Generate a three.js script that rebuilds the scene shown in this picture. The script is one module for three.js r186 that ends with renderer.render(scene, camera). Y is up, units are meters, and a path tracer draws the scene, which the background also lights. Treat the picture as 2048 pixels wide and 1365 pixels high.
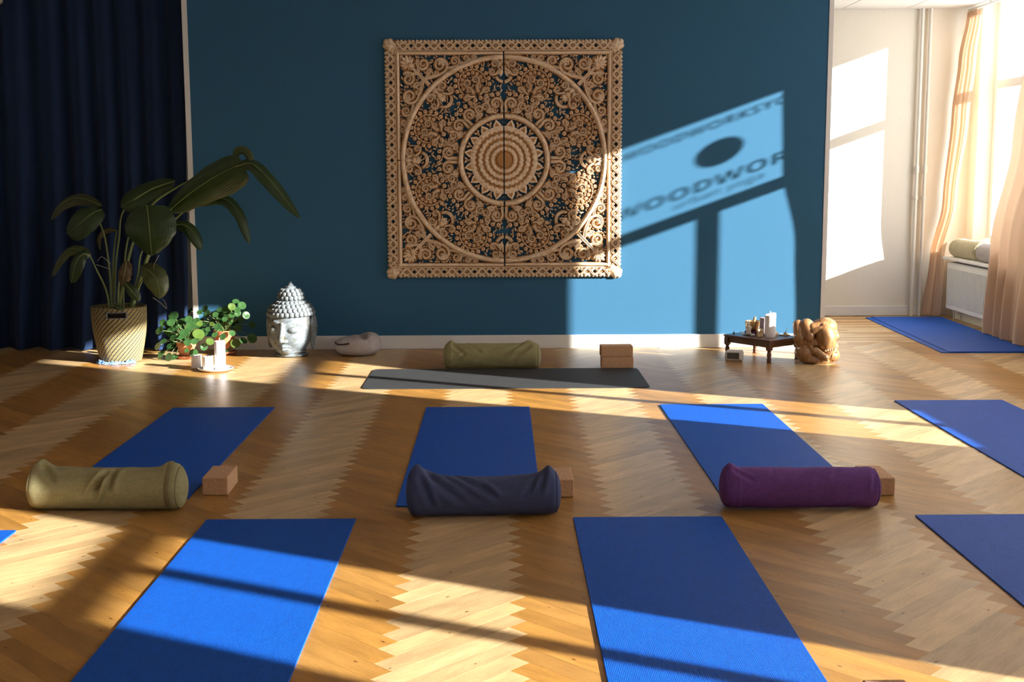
import * as THREE from 'three';
import { RoundedBoxGeometry } from 'three/addons/geometries/RoundedBoxGeometry.js';
import { mergeGeometries, mergeVertices } from 'three/addons/utils/BufferGeometryUtils.js';
import { ImprovedNoise } from 'three/addons/math/ImprovedNoise.js';
import { TextGeometry } from 'three/addons/geometries/TextGeometry.js';
import { FontLoader } from 'three/addons/loaders/FontLoader.js';

/* ------------------------------------------------------------------ camera, sky, sun, exposure */
const scene = new THREE.Scene();
const EYE = new THREE.Vector3(0, 1.41, 0);
const camera = new THREE.PerspectiveCamera(2 * Math.atan(682.5 / 2482) * 180 / Math.PI, 2048 / 1365, 0.05, 120);
{
  const pitch = Math.atan(342.5 / 2482), yaw = Math.atan(22 / 2482), roll = 0.0037;
  const fwd = new THREE.Vector3(Math.sin(yaw) * Math.cos(pitch), -Math.sin(pitch), -Math.cos(yaw) * Math.cos(pitch));
  const right = new THREE.Vector3(Math.cos(yaw), 0, Math.sin(yaw));
  const up = new THREE.Vector3().crossVectors(right, fwd);
  const r2 = right.clone().multiplyScalar(Math.cos(roll)).addScaledVector(up, -Math.sin(roll));
  const u2 = up.clone().multiplyScalar(Math.cos(roll)).addScaledVector(right, Math.sin(roll));
  camera.position.copy(EYE);
  camera.quaternion.setFromRotationMatrix(new THREE.Matrix4().makeBasis(r2, u2, fwd.clone().negate()));
}
scene.add(camera);
scene.background = new THREE.Color().setRGB(4.0, 4.0, 4.05);          // even, bright winter sky
const SUN = new THREE.Vector3(1, 0.36, 0.515);                           // towards the sun
const sun = new THREE.DirectionalLight(new THREE.Color().setRGB(1, 0.955, 0.87), 16.4);
sun.position.copy(SUN).multiplyScalar(14).add(new THREE.Vector3(0, 0, -6));
sun.target.position.set(0, 0, -6);
sun.castShadow = true;
Object.assign(sun.shadow.camera, { left: -9, right: 9, top: 6, bottom: -6, near: 1, far: 40 });
sun.shadow.mapSize.set(4096, 4096);
sun.shadow.radius = 1;
scene.add(sun, sun.target);
const renderer = new THREE.WebGLRenderer({ antialias: true });
renderer.toneMapping = THREE.LinearToneMapping;
renderer.toneMappingExposure = 1.52;
renderer.shadowMap.enabled = true;

/* ------------------------------------------------------------------ helpers */
const V2 = (x, y) => new THREE.Vector2(x, y), V3 = (x, y, z) => new THREE.Vector3(x, y, z);
function rng(seed) { let a = seed >>> 0; return () => { a |= 0; a = a + 0x6D2B79F5 | 0; let t = Math.imul(a ^ a >>> 15, 1 | a); t = t + Math.imul(t ^ t >>> 7, 61 | t) ^ t; return ((t ^ t >>> 14) >>> 0) / 4294967296; }; }
const perlin = new ImprovedNoise();
const noise = (x, y, z = 0.5) => perlin.noise(x, y, z);
function fbm(x, y, z = 0.5, n = 4) { let s = 0, a = 0.5; for (let i = 0; i < n; i++) { s += a * noise(x, y, z); x *= 2.03; y *= 2.03; z *= 2.03; a *= 0.5; } return s; }
const clamp = (x, a = 0, b = 1) => Math.min(b, Math.max(a, x));
const smooth = (a, b, x) => { const t = clamp((x - a) / (b - a)); return t * t * (3 - 2 * t); };
const lerp = (a, b, t) => a + (b - a) * t;
const lin = (r, g, b) => new THREE.Color().setRGB(r, g, b);
const used = {};
function numbered(n) { const k = used[n] = (used[n] ?? -1) + 1; return k ? `${n}_${String(k).padStart(3, '0')}` : n; }
function mesh(name, geo, mat, parent) {
  const m = new THREE.Mesh(geo, mat); m.name = parent ? name : numbered(name); m.castShadow = m.receiveShadow = true;
  (parent ?? scene).add(m); return m;
}
function tag(o, label, category, group) { o.userData.label = label; o.userData.category = category; if (group) o.userData.group = group; return o; }
function thing(name, label, category, pos = [0, 0, 0], turn = 0, group) {
  const g = new THREE.Group(); g.name = numbered(name); g.position.set(...pos); g.rotation.y = turn; scene.add(g); return tag(g, label, category, group);
}
function struct(name, geo, mat) { const m = geo ? mesh(name, geo, mat) : new THREE.Group(); if (!geo) { m.name = numbered(name); scene.add(m); } m.userData.kind = 'structure'; return m; }
function box(x0, x1, y0, y1, z0, z1) { const g = new THREE.BoxGeometry(x1 - x0, y1 - y0, z1 - z0); g.translate((x0 + x1) / 2, (y0 + y1) / 2, (z0 + z1) / 2); return metreUV(g); }
function rbox(x0, x1, y0, y1, z0, z1, r = 0.004, s = 2) { const g = new RoundedBoxGeometry(x1 - x0, y1 - y0, z1 - z0, s, r); g.translate((x0 + x1) / 2, (y0 + y1) / 2, (z0 + z1) / 2); return metreUV(g); }
function metreUV(g) {                                                    // box-projected uv in metres
  const p = g.attributes.position, n = g.attributes.normal, uv = new Float32Array(p.count * 2);
  for (let i = 0; i < p.count; i++) {
    const ax = Math.abs(n.getX(i)), ay = Math.abs(n.getY(i)), az = Math.abs(n.getZ(i));
    if (ay >= ax && ay >= az) { uv[2 * i] = p.getX(i); uv[2 * i + 1] = p.getZ(i); }
    else if (ax >= az) { uv[2 * i] = p.getZ(i); uv[2 * i + 1] = p.getY(i); }
    else { uv[2 * i] = p.getX(i); uv[2 * i + 1] = p.getY(i); }
  }
  g.setAttribute('uv', new THREE.BufferAttribute(uv, 2)); return g;
}
function merge(list) { return mergeGeometries(list.map(g => { const q = g.index ? g.toNonIndexed() : g; for (const k of Object.keys(q.attributes)) if (!['position', 'normal', 'uv', 'color'].includes(k)) q.deleteAttribute(k); return q; })); }
/* grid surface: f(u,v) -> [x,y,z]; skip(i,j) drops cells */
function grid(nu, nv, f, { closeU = false, skip, uvs = [1, 1], color } = {}) {
  const pos = [], uv = [], idx = [], col = [];
  for (let j = 0; j <= nv; j++) for (let i = 0; i <= nu; i++) {
    const u = i / nu, v = j / nv; pos.push(...f(closeU && i === nu ? 0 : u, v)); uv.push(u * uvs[0], v * uvs[1]); if (color) col.push(...color(u, v));
  }
  for (let j = 0; j < nv; j++) for (let i = 0; i < nu; i++) {
    if (skip && skip(i, j)) continue;
    const a = j * (nu + 1) + i, b = a + 1, c = a + nu + 1, d = c + 1; idx.push(a, b, d, a, d, c);
  }
  const g = new THREE.BufferGeometry();
  g.setAttribute('position', new THREE.Float32BufferAttribute(pos, 3)); g.setAttribute('uv', new THREE.Float32BufferAttribute(uv, 2));
  if (color) g.setAttribute('color', new THREE.Float32BufferAttribute(col, 3));
  g.setIndex(idx); g.computeVertexNormals();
  if (closeU) { const n = g.attributes.normal; for (let j = 0; j <= nv; j++) { const a = j * (nu + 1), b = a + nu; const s = V3(n.getX(a) + n.getX(b), n.getY(a) + n.getY(b), n.getZ(a) + n.getZ(b)).normalize(); n.setXYZ(a, s.x, s.y, s.z); n.setXYZ(b, s.x, s.y, s.z); } }
  return g;
}
function tube(pts, r0, r1 = r0, n = 24, sides = 7) {                     // tapered tube through points
  const c = new THREE.CatmullRomCurve3(pts.map(p => Array.isArray(p) ? V3(...p) : p)), fr = c.computeFrenetFrames(n, false);
  return grid(sides, n, (u, v) => { const i = Math.round(v * n), p = c.getPoint(v), a = u * 2 * Math.PI, r = lerp(r0, r1, v); p.addScaledVector(fr.normals[i], Math.cos(a) * r).addScaledVector(fr.binormals[i], Math.sin(a) * r); return [p.x, p.y, p.z]; }, { closeU: true });
}
function lathe(profile, n = 32) { return new THREE.LatheGeometry(profile.map(p => V2(...p)), n); }
function tex(size, f, { srgb = false, repeat = [1, 1], h = size } = {}) {
  const d = new Uint8Array(size * h * 4);
  for (let y = 0; y < h; y++) for (let x = 0; x < size; x++) { const c = f(x / size, y / h, x, y), k = (y * size + x) * 4; if (typeof c === 'number') { d[k] = d[k + 1] = d[k + 2] = clamp(c) * 255; } else { d[k] = clamp(c[0]) * 255; d[k + 1] = clamp(c[1]) * 255; d[k + 2] = clamp(c[2]) * 255; } d[k + 3] = 255; }
  const t = new THREE.DataTexture(d, size, h); t.wrapS = t.wrapT = THREE.RepeatWrapping; t.magFilter = THREE.LinearFilter; t.minFilter = THREE.LinearMipmapLinearFilter; t.generateMipmaps = true; t.repeat.set(...repeat);
  if (srgb) t.colorSpace = THREE.SRGBColorSpace; t.needsUpdate = true; return t;
}
/* seamless noise on a unit tile */
function tnoise(u, v, f, s = 0) { const a = u * 2 * Math.PI, b = v * 2 * Math.PI, k = f / (2 * Math.PI); return noise(Math.cos(a) * k + 7.3 + s, Math.sin(a) * k + s * 1.7, Math.cos(b) * k + 3.1) * 0.5 + noise(Math.sin(b) * k + 9.1 + s, Math.cos(a) * k + 2.2, Math.sin(a) * k + 5.5 + Math.cos(b) * k) * 0.5; }

/* naive surface nets of a signed distance field */
function surfaceNets(f, lo, hi, cell, colorAt) {
  const n = [0, 1, 2].map(i => Math.ceil((hi[i] - lo[i]) / cell) + 1), [nx, ny, nz] = n, val = new Float32Array(nx * ny * nz);
  const id = (i, j, k) => (k * ny + j) * nx + i;
  for (let k = 0; k < nz; k++) for (let j = 0; j < ny; j++) for (let i = 0; i < nx; i++) val[id(i, j, k)] = f(lo[0] + i * cell, lo[1] + j * cell, lo[2] + k * cell);
  const vid = new Int32Array(nx * ny * nz).fill(-1), pos = [], idx = [];
  const E = [[0, 1], [0, 2], [0, 4], [1, 3], [1, 5], [2, 3], [2, 6], [3, 7], [4, 5], [4, 6], [5, 7], [6, 7]];
  for (let k = 0; k < nz - 1; k++) for (let j = 0; j < ny - 1; j++) for (let i = 0; i < nx - 1; i++) {
    const c = []; let m = 0; for (let q = 0; q < 8; q++) { c[q] = val[id(i + (q & 1), j + (q >> 1 & 1), k + (q >> 2))]; if (c[q] < 0) m++; }
    if (m === 0 || m === 8) continue;
    let x = 0, y = 0, z = 0, e = 0;
    for (const [a, b] of E) if ((c[a] < 0) !== (c[b] < 0)) { const t = c[a] / (c[a] - c[b]); x += (a & 1) + t * ((b & 1) - (a & 1)); y += (a >> 1 & 1) + t * ((b >> 1 & 1) - (a >> 1 & 1)); z += (a >> 2) + t * ((b >> 2) - (a >> 2)); e++; }
    vid[id(i, j, k)] = pos.length / 3; pos.push(lo[0] + (i + x / e) * cell, lo[1] + (j + y / e) * cell, lo[2] + (k + z / e) * cell);
  }
  const quad = (a, b, c, d, flip) => { if (a < 0 || b < 0 || c < 0 || d < 0) return; flip ? idx.push(a, c, b, a, d, c) : idx.push(a, b, c, a, c, d); };
  for (let k = 1; k < nz - 1; k++) for (let j = 1; j < ny - 1; j++) for (let i = 1; i < nx - 1; i++) {
    const s = val[id(i, j, k)] < 0;
    if (s !== val[id(i + 1, j, k)] < 0) quad(vid[id(i, j - 1, k - 1)], vid[id(i, j, k - 1)], vid[id(i, j, k)], vid[id(i, j - 1, k)], !s);
    if (s !== val[id(i, j + 1, k)] < 0) quad(vid[id(i - 1, j, k - 1)], vid[id(i - 1, j, k)], vid[id(i, j, k)], vid[id(i, j, k - 1)], !s);
    if (s !== val[id(i, j, k + 1)] < 0) quad(vid[id(i - 1, j - 1, k)], vid[id(i, j - 1, k)], vid[id(i, j, k)], vid[id(i - 1, j, k)], !s);
  }
  const g = new THREE.BufferGeometry(), nor = new Float32Array(pos.length), h = cell * 0.5, col = [];
  for (let q = 0; q < pos.length; q += 3) {
    const [x, y, z] = [pos[q], pos[q + 1], pos[q + 2]], v = V3(f(x + h, y, z) - f(x - h, y, z), f(x, y + h, z) - f(x, y - h, z), f(x, y, z + h) - f(x, y, z - h)).normalize();
    nor[q] = v.x; nor[q + 1] = v.y; nor[q + 2] = v.z; if (colorAt) col.push(...colorAt(x, y, z));
  }
  g.setAttribute('position', new THREE.Float32BufferAttribute(pos, 3)); g.setAttribute('normal', new THREE.BufferAttribute(nor, 3)); g.setIndex(idx);
  if (colorAt) g.setAttribute('color', new THREE.Float32BufferAttribute(col, 3));
  return metreUV(g);
}
const smin = (a, b, k) => { const h = Math.max(k - Math.abs(a - b), 0) / k; return Math.min(a, b) - h * h * k * 0.25; };
const smax = (a, b, k) => -smin(-a, -b, k);
function ell(x, y, z, c, r) { const X = (x - c[0]) / r[0], Y = (y - c[1]) / r[1], Z = (z - c[2]) / r[2], k0 = Math.hypot(X, Y, Z), k1 = Math.hypot(X / r[0], Y / r[1], Z / r[2]); return k1 < 1e-9 ? -Math.min(...r) : k0 * (k0 - 1) / k1; }
function cap(x, y, z, a, b, ra, rb) { const bx = b[0] - a[0], by = b[1] - a[1], bz = b[2] - a[2], px = x - a[0], py = y - a[1], pz = z - a[2], t = clamp((px * bx + py * by + pz * bz) / (bx * bx + by * by + bz * bz)); return Math.hypot(px - bx * t, py - by * t, pz - bz * t) - lerp(ra, rb, t); }

/* ------------------------------------------------------------------ materials */
const std = (color, roughness = 0.8, more = {}) => new THREE.MeshStandardMaterial({ color, roughness, ...more });
const phy = (color, roughness = 0.8, more = {}) => new THREE.MeshPhysicalMaterial({ color, roughness, ...more });
const plasterBump = tex(256, (u, v) => 0.5 + 0.5 * tnoise(u, v, 40) + 0.3 * tnoise(u, v, 90, 3), { repeat: [1.6, 1.6] });
const rollerBump = tex(256, (u, v) => 0.5 + 0.35 * tnoise(u, v, 120) + 0.3 * Math.sin(v * 2 * Math.PI * 64) * 0.3 + 0.3 * Math.sin(u * 2 * Math.PI * 64) * 0.3, { repeat: [2, 2] });
const weaveBump = tex(128, (u, v) => 0.5 + 0.25 * Math.sin(u * 2 * Math.PI * 16) * Math.cos(v * 2 * Math.PI * 16) + 0.3 * tnoise(u, v, 50), { repeat: [14, 14] });
const fabricTone = tex(256, (u, v) => { const k = 0.94 + 0.07 * tnoise(u, v, 12) + 0.14 * tnoise(u, v, 90, 4); return [k, k, k]; }, { srgb: true, repeat: [2, 2] });
const M = {
  blue: phy(lin(0.032, 0.12, 0.224), 0.85, { specularIntensity: 0.5, bumpMap: rollerBump, bumpScale: 0.0005 }),
  white: std(lin(0.76, 0.74, 0.69), 0.6, { bumpMap: plasterBump, bumpScale: 0.0006 }),
  trim: std(lin(0.74, 0.74, 0.73), 0.4),
  cream: std(lin(0.78, 0.74, 0.64), 0.75, { bumpMap: plasterBump, bumpScale: 0.0008 }),
  ceiling: std(lin(0.76, 0.75, 0.72), 0.9),
  frame: std(lin(0.8, 0.79, 0.76), 0.35),
  glass: phy(lin(1, 1, 1), 0.0, { transmission: 1, thickness: 0, ior: 1.5 }),
  vinyl: std(lin(0.012, 0.014, 0.016), 0.6),
  metalDark: std(lin(0.05, 0.05, 0.055), 0.4, { metalness: 0.7 }),
  steel: std(lin(0.7, 0.66, 0.58), 0.3, { metalness: 0.9 }),
  radiator: std(lin(0.8, 0.79, 0.75), 0.35),
  pipe: std(lin(0.78, 0.75, 0.68), 0.4),
};

/* ------------------------------------------------------------------ room shell */
const ZW = -9.79, ZB = -11.9, XR = 4.46, XG = 4.62, XL = -5.2, ZF = 3.0, YC = 2.89;
struct('wall_left', box(XL - 0.15, XL, 0, YC, ZB, ZF), M.white);
struct('wall_back', box(XL - 0.15, XR + 0.4, 0, YC, ZB - 0.15, ZB), M.cream);
struct('wall_front', box(XL - 0.15, XR + 0.4, 0, YC, ZF, ZF + 0.15), M.white);
struct('wall_partition', box(-2.395, 2.54, 0, YC, ZW - 0.12, ZW), M.blue);
struct('trim_1', box(-2.435, -2.395, 0, YC, ZW - 0.125, ZW + 0.006), M.trim);
struct('trim_2', box(2.54, 2.575, 0, YC, ZW - 0.125, ZW + 0.006), M.trim);
struct('baseboard_partition', rbox(-2.395, 2.54, 0, 0.108, ZW, ZW + 0.014, 0.004), M.trim);
struct('baseboard_back', rbox(2.0, XR, 0, 0.093, ZB, ZB + 0.016, 0.004), M.trim);
{ // ceiling of lay-in panels where the picture shows them, plain beyond
  const c = struct('ceiling');
  mesh('soffit', box(XL - 0.15, XR, YC + 0.012, YC + 0.15, ZB - 0.15, ZF + 0.15), M.ceiling, c);
  for (let i = 0; i < 3; i++) for (let j = 0; j < 4; j++) mesh('ceiling_panel', rbox(2.6 + i * 0.6 + 0.004, Math.min(XR, 2.6 + (i + 1) * 0.6) - 0.004, YC, YC + 0.012, ZB + j * 0.6 + 0.004, ZB + (j + 1) * 0.6 - 0.004, 0.003, 1), M.ceiling, c);
}
/* windows in the right wall: near edge, far edge, centre post (all in z) */
const WIN = [
  { near: -10.14, far: -11.615, post: -10.9 },
  { near: -7.634, far: -8.875, post: -8.25 },
  { near: -4.955, far: -6.29, post: -5.565 },
  { near: -0.665, far: -1.885, post: -1.245 },
  { near: 2.0, far: 0.76, post: 1.38 },  // added window, unseen behind the camera, for fill light on the foreground
];
const Y0 = 0.78, Y1 = 2.925, YT0 = 2.132, YT1 = 2.21;
{ // right wall: breast walls, lintels and splayed piers
  const w = struct('wall_right');
  mesh('breast_wall', box(4.3, XG + 0.12, 0, 0.56, ZB, ZF), M.cream, w);
  mesh('lintel', box(XR, XG + 0.12, Y1, YC + 0.15, ZB, ZF), M.cream, w);
  const pier = (near, far) => {                                      // from z = near (closer to the camera) to z = far
    const s = new THREE.Shape(), sp = 0.1, nn = near > ZF - 0.01 ? 0 : sp, ff = far < ZB + 0.01 ? 0 : sp;
    s.moveTo(XR, near - nn); s.lineTo(XR, far + ff); s.lineTo(XG + 0.12, far); s.lineTo(XG + 0.12, near); s.closePath();
    const g = new THREE.ExtrudeGeometry(s, { depth: Y1 - 0.56, bevelEnabled: false }); g.rotateX(Math.PI / 2); g.scale(1, 1, 1);
    // shape y is z: rotating x by 90 degrees maps y -> z and depth -> -y
    g.translate(0, Y1, 0); return g;
  };
  let prev = ZF;
  for (const q of [...WIN].reverse()) { mesh('pier', pier(prev, q.near), M.cream, w); prev = q.far; }
  mesh('pier', pier(prev, ZB), M.cream, w);
}
WIN.forEach((q, n) => {
  const w = struct(`window_${n + 1}`), fx0 = XG - 0.035, fx1 = XG + 0.035, fw = 0.045;
  const R = (y0, y1, z0, z1, name = 'frame') => mesh(name, rbox(fx0, fx1, y0, y1, z0, z1, 0.006, 1), M.frame, w);
  R(0.56, Y0, q.far - 0.01, q.near + 0.01, 'bottom_rail');
  R(Y1 - 0.01, Y1 + 0.03, q.far, q.near, 'top_rail');
  R(YT0, YT1, q.far, q.near, 'transom_bar');
  R(Y0, Y1, q.far - fw * 1.6, q.far); R(Y0, Y1, q.near, q.near + fw);
  R(Y0, YT0, q.post - 0.035, q.post + 0.035, 'mullion');
  const P = (y0, y1, z0, z1) => { const g = new THREE.PlaneGeometry(z1 - z0, y1 - y0); g.rotateY(Math.PI / 2); g.translate(XG, (y0 + y1) / 2, (z0 + z1) / 2); mesh('pane', g, M.glass, w); };
  P(YT1, Y1 - 0.01, q.far, q.near); P(Y0, YT0, q.far, q.post - 0.035); P(Y0, YT0, q.post + 0.035, q.near);
  const sill = struct(`trim_${n + 3}`, rbox(4.17, XG - 0.036, 0.561, 0.59, q.far - 0.085, q.near + 0.085, 0.008, 2), M.frame); sill.userData.kind = 'structure';
});

/* ------------------------------------------------------------------ parquet */
const woodTone = (() => {                                                // grain along u; tile 1.28 m x 0.64 m: eight board faces
  const S = 1024, H = 512, r = rng(5), knots = [];
  for (let b = 0; b < 8; b++) for (let k = 0; k < 2; k++) if (r() < 0.75) knots.push([r(), (b + 0.2 + 0.6 * r()) / 8, 0.004 + 0.004 * r()]);
  return tex(S, (u, v) => {
    const b = Math.floor(v * 8), f = v * 8 - b, a = u * 2 * Math.PI;
    let w = f * 5 + 1.6 * noise(Math.cos(a) * 1.1 + b * 9, Math.sin(a) * 1.1, f * 1.4 + b) + 0.5 * noise(Math.cos(a) * 3 + b * 4, Math.sin(a) * 3, f * 6);
    let kn = 0; for (const [ku, kv, kr] of knots) { let du = Math.abs(u - ku); du = Math.min(du, 1 - du); const d = Math.hypot(du * 1.28, (v - kv) * 0.64 * 2.2); kn += Math.exp(-(d * d) / (kr * kr)); w += 0.9 * Math.exp(-(d * d) / (kr * kr * 14)); }
    const ring = 0.5 + 0.5 * Math.sin(w * 6.3), fib = noise(Math.cos(a) * 14 + b * 3, Math.sin(a) * 14, v * 260), pore = smooth(0.25, 0.6, noise(Math.cos(a) * 26 + b, Math.sin(a) * 26, v * 330 + 40));
    const blot = noise(Math.cos(a) * 1.6 + b * 5, Math.sin(a) * 1.6, v * 20);
    const t = 0.93 + 0.05 * ring + 0.06 * fib - 0.12 * pore * ring + 0.10 * blot;
    return [t * (1 - 0.6 * kn), t * (0.985 - 0.7 * kn), t * (0.96 - 0.75 * kn)];
  }, { srgb: true, h: H, repeat: [1 / 1.28, 1 / 0.64] });
})();
M.oak = std(lin(1, 1, 1), 0.36, { map: woodTone, vertexColors: true, bumpMap: woodTone, bumpScale: 0.0002 });
{
  const fl = struct('floor');
  mesh('subfloor', box(XL - 0.15, XG + 0.12, -0.1, -0.012, ZB - 0.15, ZF + 0.15), std(lin(0.05, 0.03, 0.015), 0.9), fl);
  const w = 0.0793, L = 7 * w, r = rng(11), q2 = Math.SQRT1_2, X0 = -0.147 - (L - w) / 2 * q2, planks = [], mats = [[-2, -1.33, -7.4, -5.2], [-0.48, 0.2, -7.3, -5.2], [0.93, 1.6, -7.35, -5.2], [2.4, 3.05, -7.4, -5.4], [-1.22, -0.58, -4.95, -2.9], [0.28, 0.91, -4.93, -2.9], [1.68, 2.3, -4.9, -2.9]];
  // one board: centre, direction of its length, its width direction; pale or warm colour, in the herringbone painting in the sheen of each direction
  const board = (cx, cz, dx, dz, len, wid, tone, drop = 0) => {
    const g = 0.0001, h = 0.0115, y = -drop - 0.0002 * r(), l = len / 2 - g, b = wid / 2 - g, px = -dz, pz = dx, c = 0.00025;
    const P = (s, t, yy) => [cx + dx * s + px * t, yy, cz + dz * s + pz * t];
    const top = [P(-l + c, -b + c, y), P(l - c, -b + c, y), P(l - c, b - c, y), P(-l + c, b - c, y)], mid = [P(-l, -b, y - c), P(l, -b, y - c), P(l, b, y - c), P(-l, b, y - c)], bot = [P(-l, -b, y - h), P(l, -b, y - h), P(l, b, y - h), P(-l, b, y - h)];
    const u0 = r() * 1.28, v0 = Math.floor(r() * 8) * 0.08 + 0.0005, ou = [0, len, len, 0], ov = [0.0005, 0.0005, wid * 0.98, wid * 0.98], pos = [], uv = [], col = [];
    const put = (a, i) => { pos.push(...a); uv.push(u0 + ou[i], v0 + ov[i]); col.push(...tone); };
    const face = (A, B, i, j) => { put(A[i], i); put(B[j], j); put(B[i], i); put(A[i], i); put(A[j], j); put(B[j], j); };
    for (const i of [0, 2, 1, 0, 3, 2]) put(top[i], i);
    for (let i = 0; i < 4; i++) { const j = (i + 1) % 4; face(top, mid, i, j); face(mid, bot, i, j); }
    const gm = new THREE.BufferGeometry(); gm.setAttribute('position', new THREE.Float32BufferAttribute(pos, 3)); gm.setAttribute('uv', new THREE.Float32BufferAttribute(uv, 2)); gm.setAttribute('color', new THREE.Float32BufferAttribute(col, 3)); gm.computeVertexNormals();
    const d = -cz, ax = Math.abs(cx - 0.009 * d); let size = d > 3 && ax < 0.42 * d + 0.1 ? len * wid / (d * d * d) : 0;
    if (mats.some(m => cx > m[0] + 0.12 && cx < m[1] - 0.12 && cz > m[2] + 0.12 && cz < m[3])) size = 0;
    planks.push([size, gm]);
  };
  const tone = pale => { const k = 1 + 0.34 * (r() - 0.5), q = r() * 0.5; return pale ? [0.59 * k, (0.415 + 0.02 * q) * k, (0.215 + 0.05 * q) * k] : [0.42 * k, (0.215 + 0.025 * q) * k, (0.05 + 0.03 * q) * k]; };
  for (let c = -14; c <= 14; c++) for (let k = -130; k <= 170; k++) {
    const u0 = k * w + c * (L + w), v0 = k * w + c * (w - L);
    for (const [du, dv, isH] of [[L / 2, w / 2, 1], [L + w / 2, w - L / 2, 0]]) {
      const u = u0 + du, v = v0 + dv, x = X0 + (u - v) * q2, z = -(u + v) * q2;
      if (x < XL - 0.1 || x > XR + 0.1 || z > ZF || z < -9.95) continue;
      isH ? board(x, z, q2, -q2, L, w, tone(true)) : board(x, z, -q2, -q2, L, w, tone(false));  // light sheen painted into the colour: one laying direction pale, the other warm
    }
  }
  for (let z = -9.70, row = 0; z > ZB - 0.05; z -= w, row++) for (let x = 2.3 - (row * 0.37 % 0.56); x < XR; x += L * 1.6) board(x + L * 0.8, z, 1, 0, L * 1.6, w, tone(r() < 0.5), 0.001);
  planks.sort((a, b) => b[0] - a[0]);
  planks.slice(0, 300).forEach(([, g]) => mesh('plank', g, M.oak, fl));
  const rest = mesh('planks_beyond', mergeGeometries(planks.slice(300).map(p => p[1])), M.oak, fl); rest.userData.kind = 'stuff';
}

/* ------------------------------------------------------------------ curtains, rail, radiator, pipes */
function sheet(rows, nu, nv, pleats, amp, seed, hemFlare = 0) {          // rows: [y, xa, za, xb, zb] from floor to head
  const r = rng(seed), ph = [r() * 6, r() * 6, r() * 6];
  const at = v => { const t = v * (rows.length - 1), i = Math.min(rows.length - 2, Math.floor(t)), f = t - i, s = f * f * (3 - 2 * f); return rows[i].map((q, k) => lerp(q, rows[i + 1][k], k ? s : f)); };
  return grid(nu, nv, (u, v) => {
    const [y, xa, za, xb, zb] = at(v), dx = xb - xa, dz = zb - za, l = Math.hypot(dx, dz), nx = -dz / l, nz = dx / l;
    const p = 2 * Math.PI * pleats * u + 0.9 * Math.sin(4 * Math.PI * u + ph[0]) + 0.5 * Math.sin(10 * u + ph[1] + 2 * v);
    let d = Math.sin(p) + 0.35 * Math.sin(2 * p + ph[2] + 1.5 * (1 - v)) ; d = Math.sign(d) * Math.pow(Math.abs(d), 0.8);
    const a = amp * (0.55 + 0.45 * (1 - v) + hemFlare * Math.pow(1 - v, 3)) * (0.75 + 0.35 * noise(u * 5 + seed, v * 1.5));
    const sway = 0.015 * noise(u * 3 + seed * 2, v * 2.2);
    return [xa + dx * u + nx * d * a + sway, y, za + dz * u + nz * d * a];
  }, { uvs: [3, 3] });
}
M.navy = phy(lin(0.0025, 0.017, 0.062), 0.95, { sheen: 0.6, sheenColor: lin(0.01, 0.075, 0.2), sheenRoughness: 0.5, bumpMap: weaveBump, bumpScale: 0.0005 });
M.beige = phy(lin(0.74, 0.53, 0.36), 1, { transmission: 0.33, thickness: 0, bumpMap: weaveBump, bumpScale: 0.0004 });
{
  const c = thing('velvet_curtain', 'long dark navy velvet curtain hanging in deep folds beside the blue wall', 'curtain', [0, 0, 0]);
  mesh('drape', sheet([[0.012, -5.15, -9.9, -2.46, -9.76], [0.7, -5.15, -9.92, -2.46, -9.84], [1.8, -5.15, -9.93, -2.46, -9.9], [2.86, -5.15, -9.93, -2.46, -9.92]], 420, 40, 12.3, 0.06, 21, 0.5), M.navy, c);
  mesh('heading_tape', box(-5.15, -2.46, 2.83, 2.87, -9.945, -9.935), M.navy, c);
}
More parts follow.
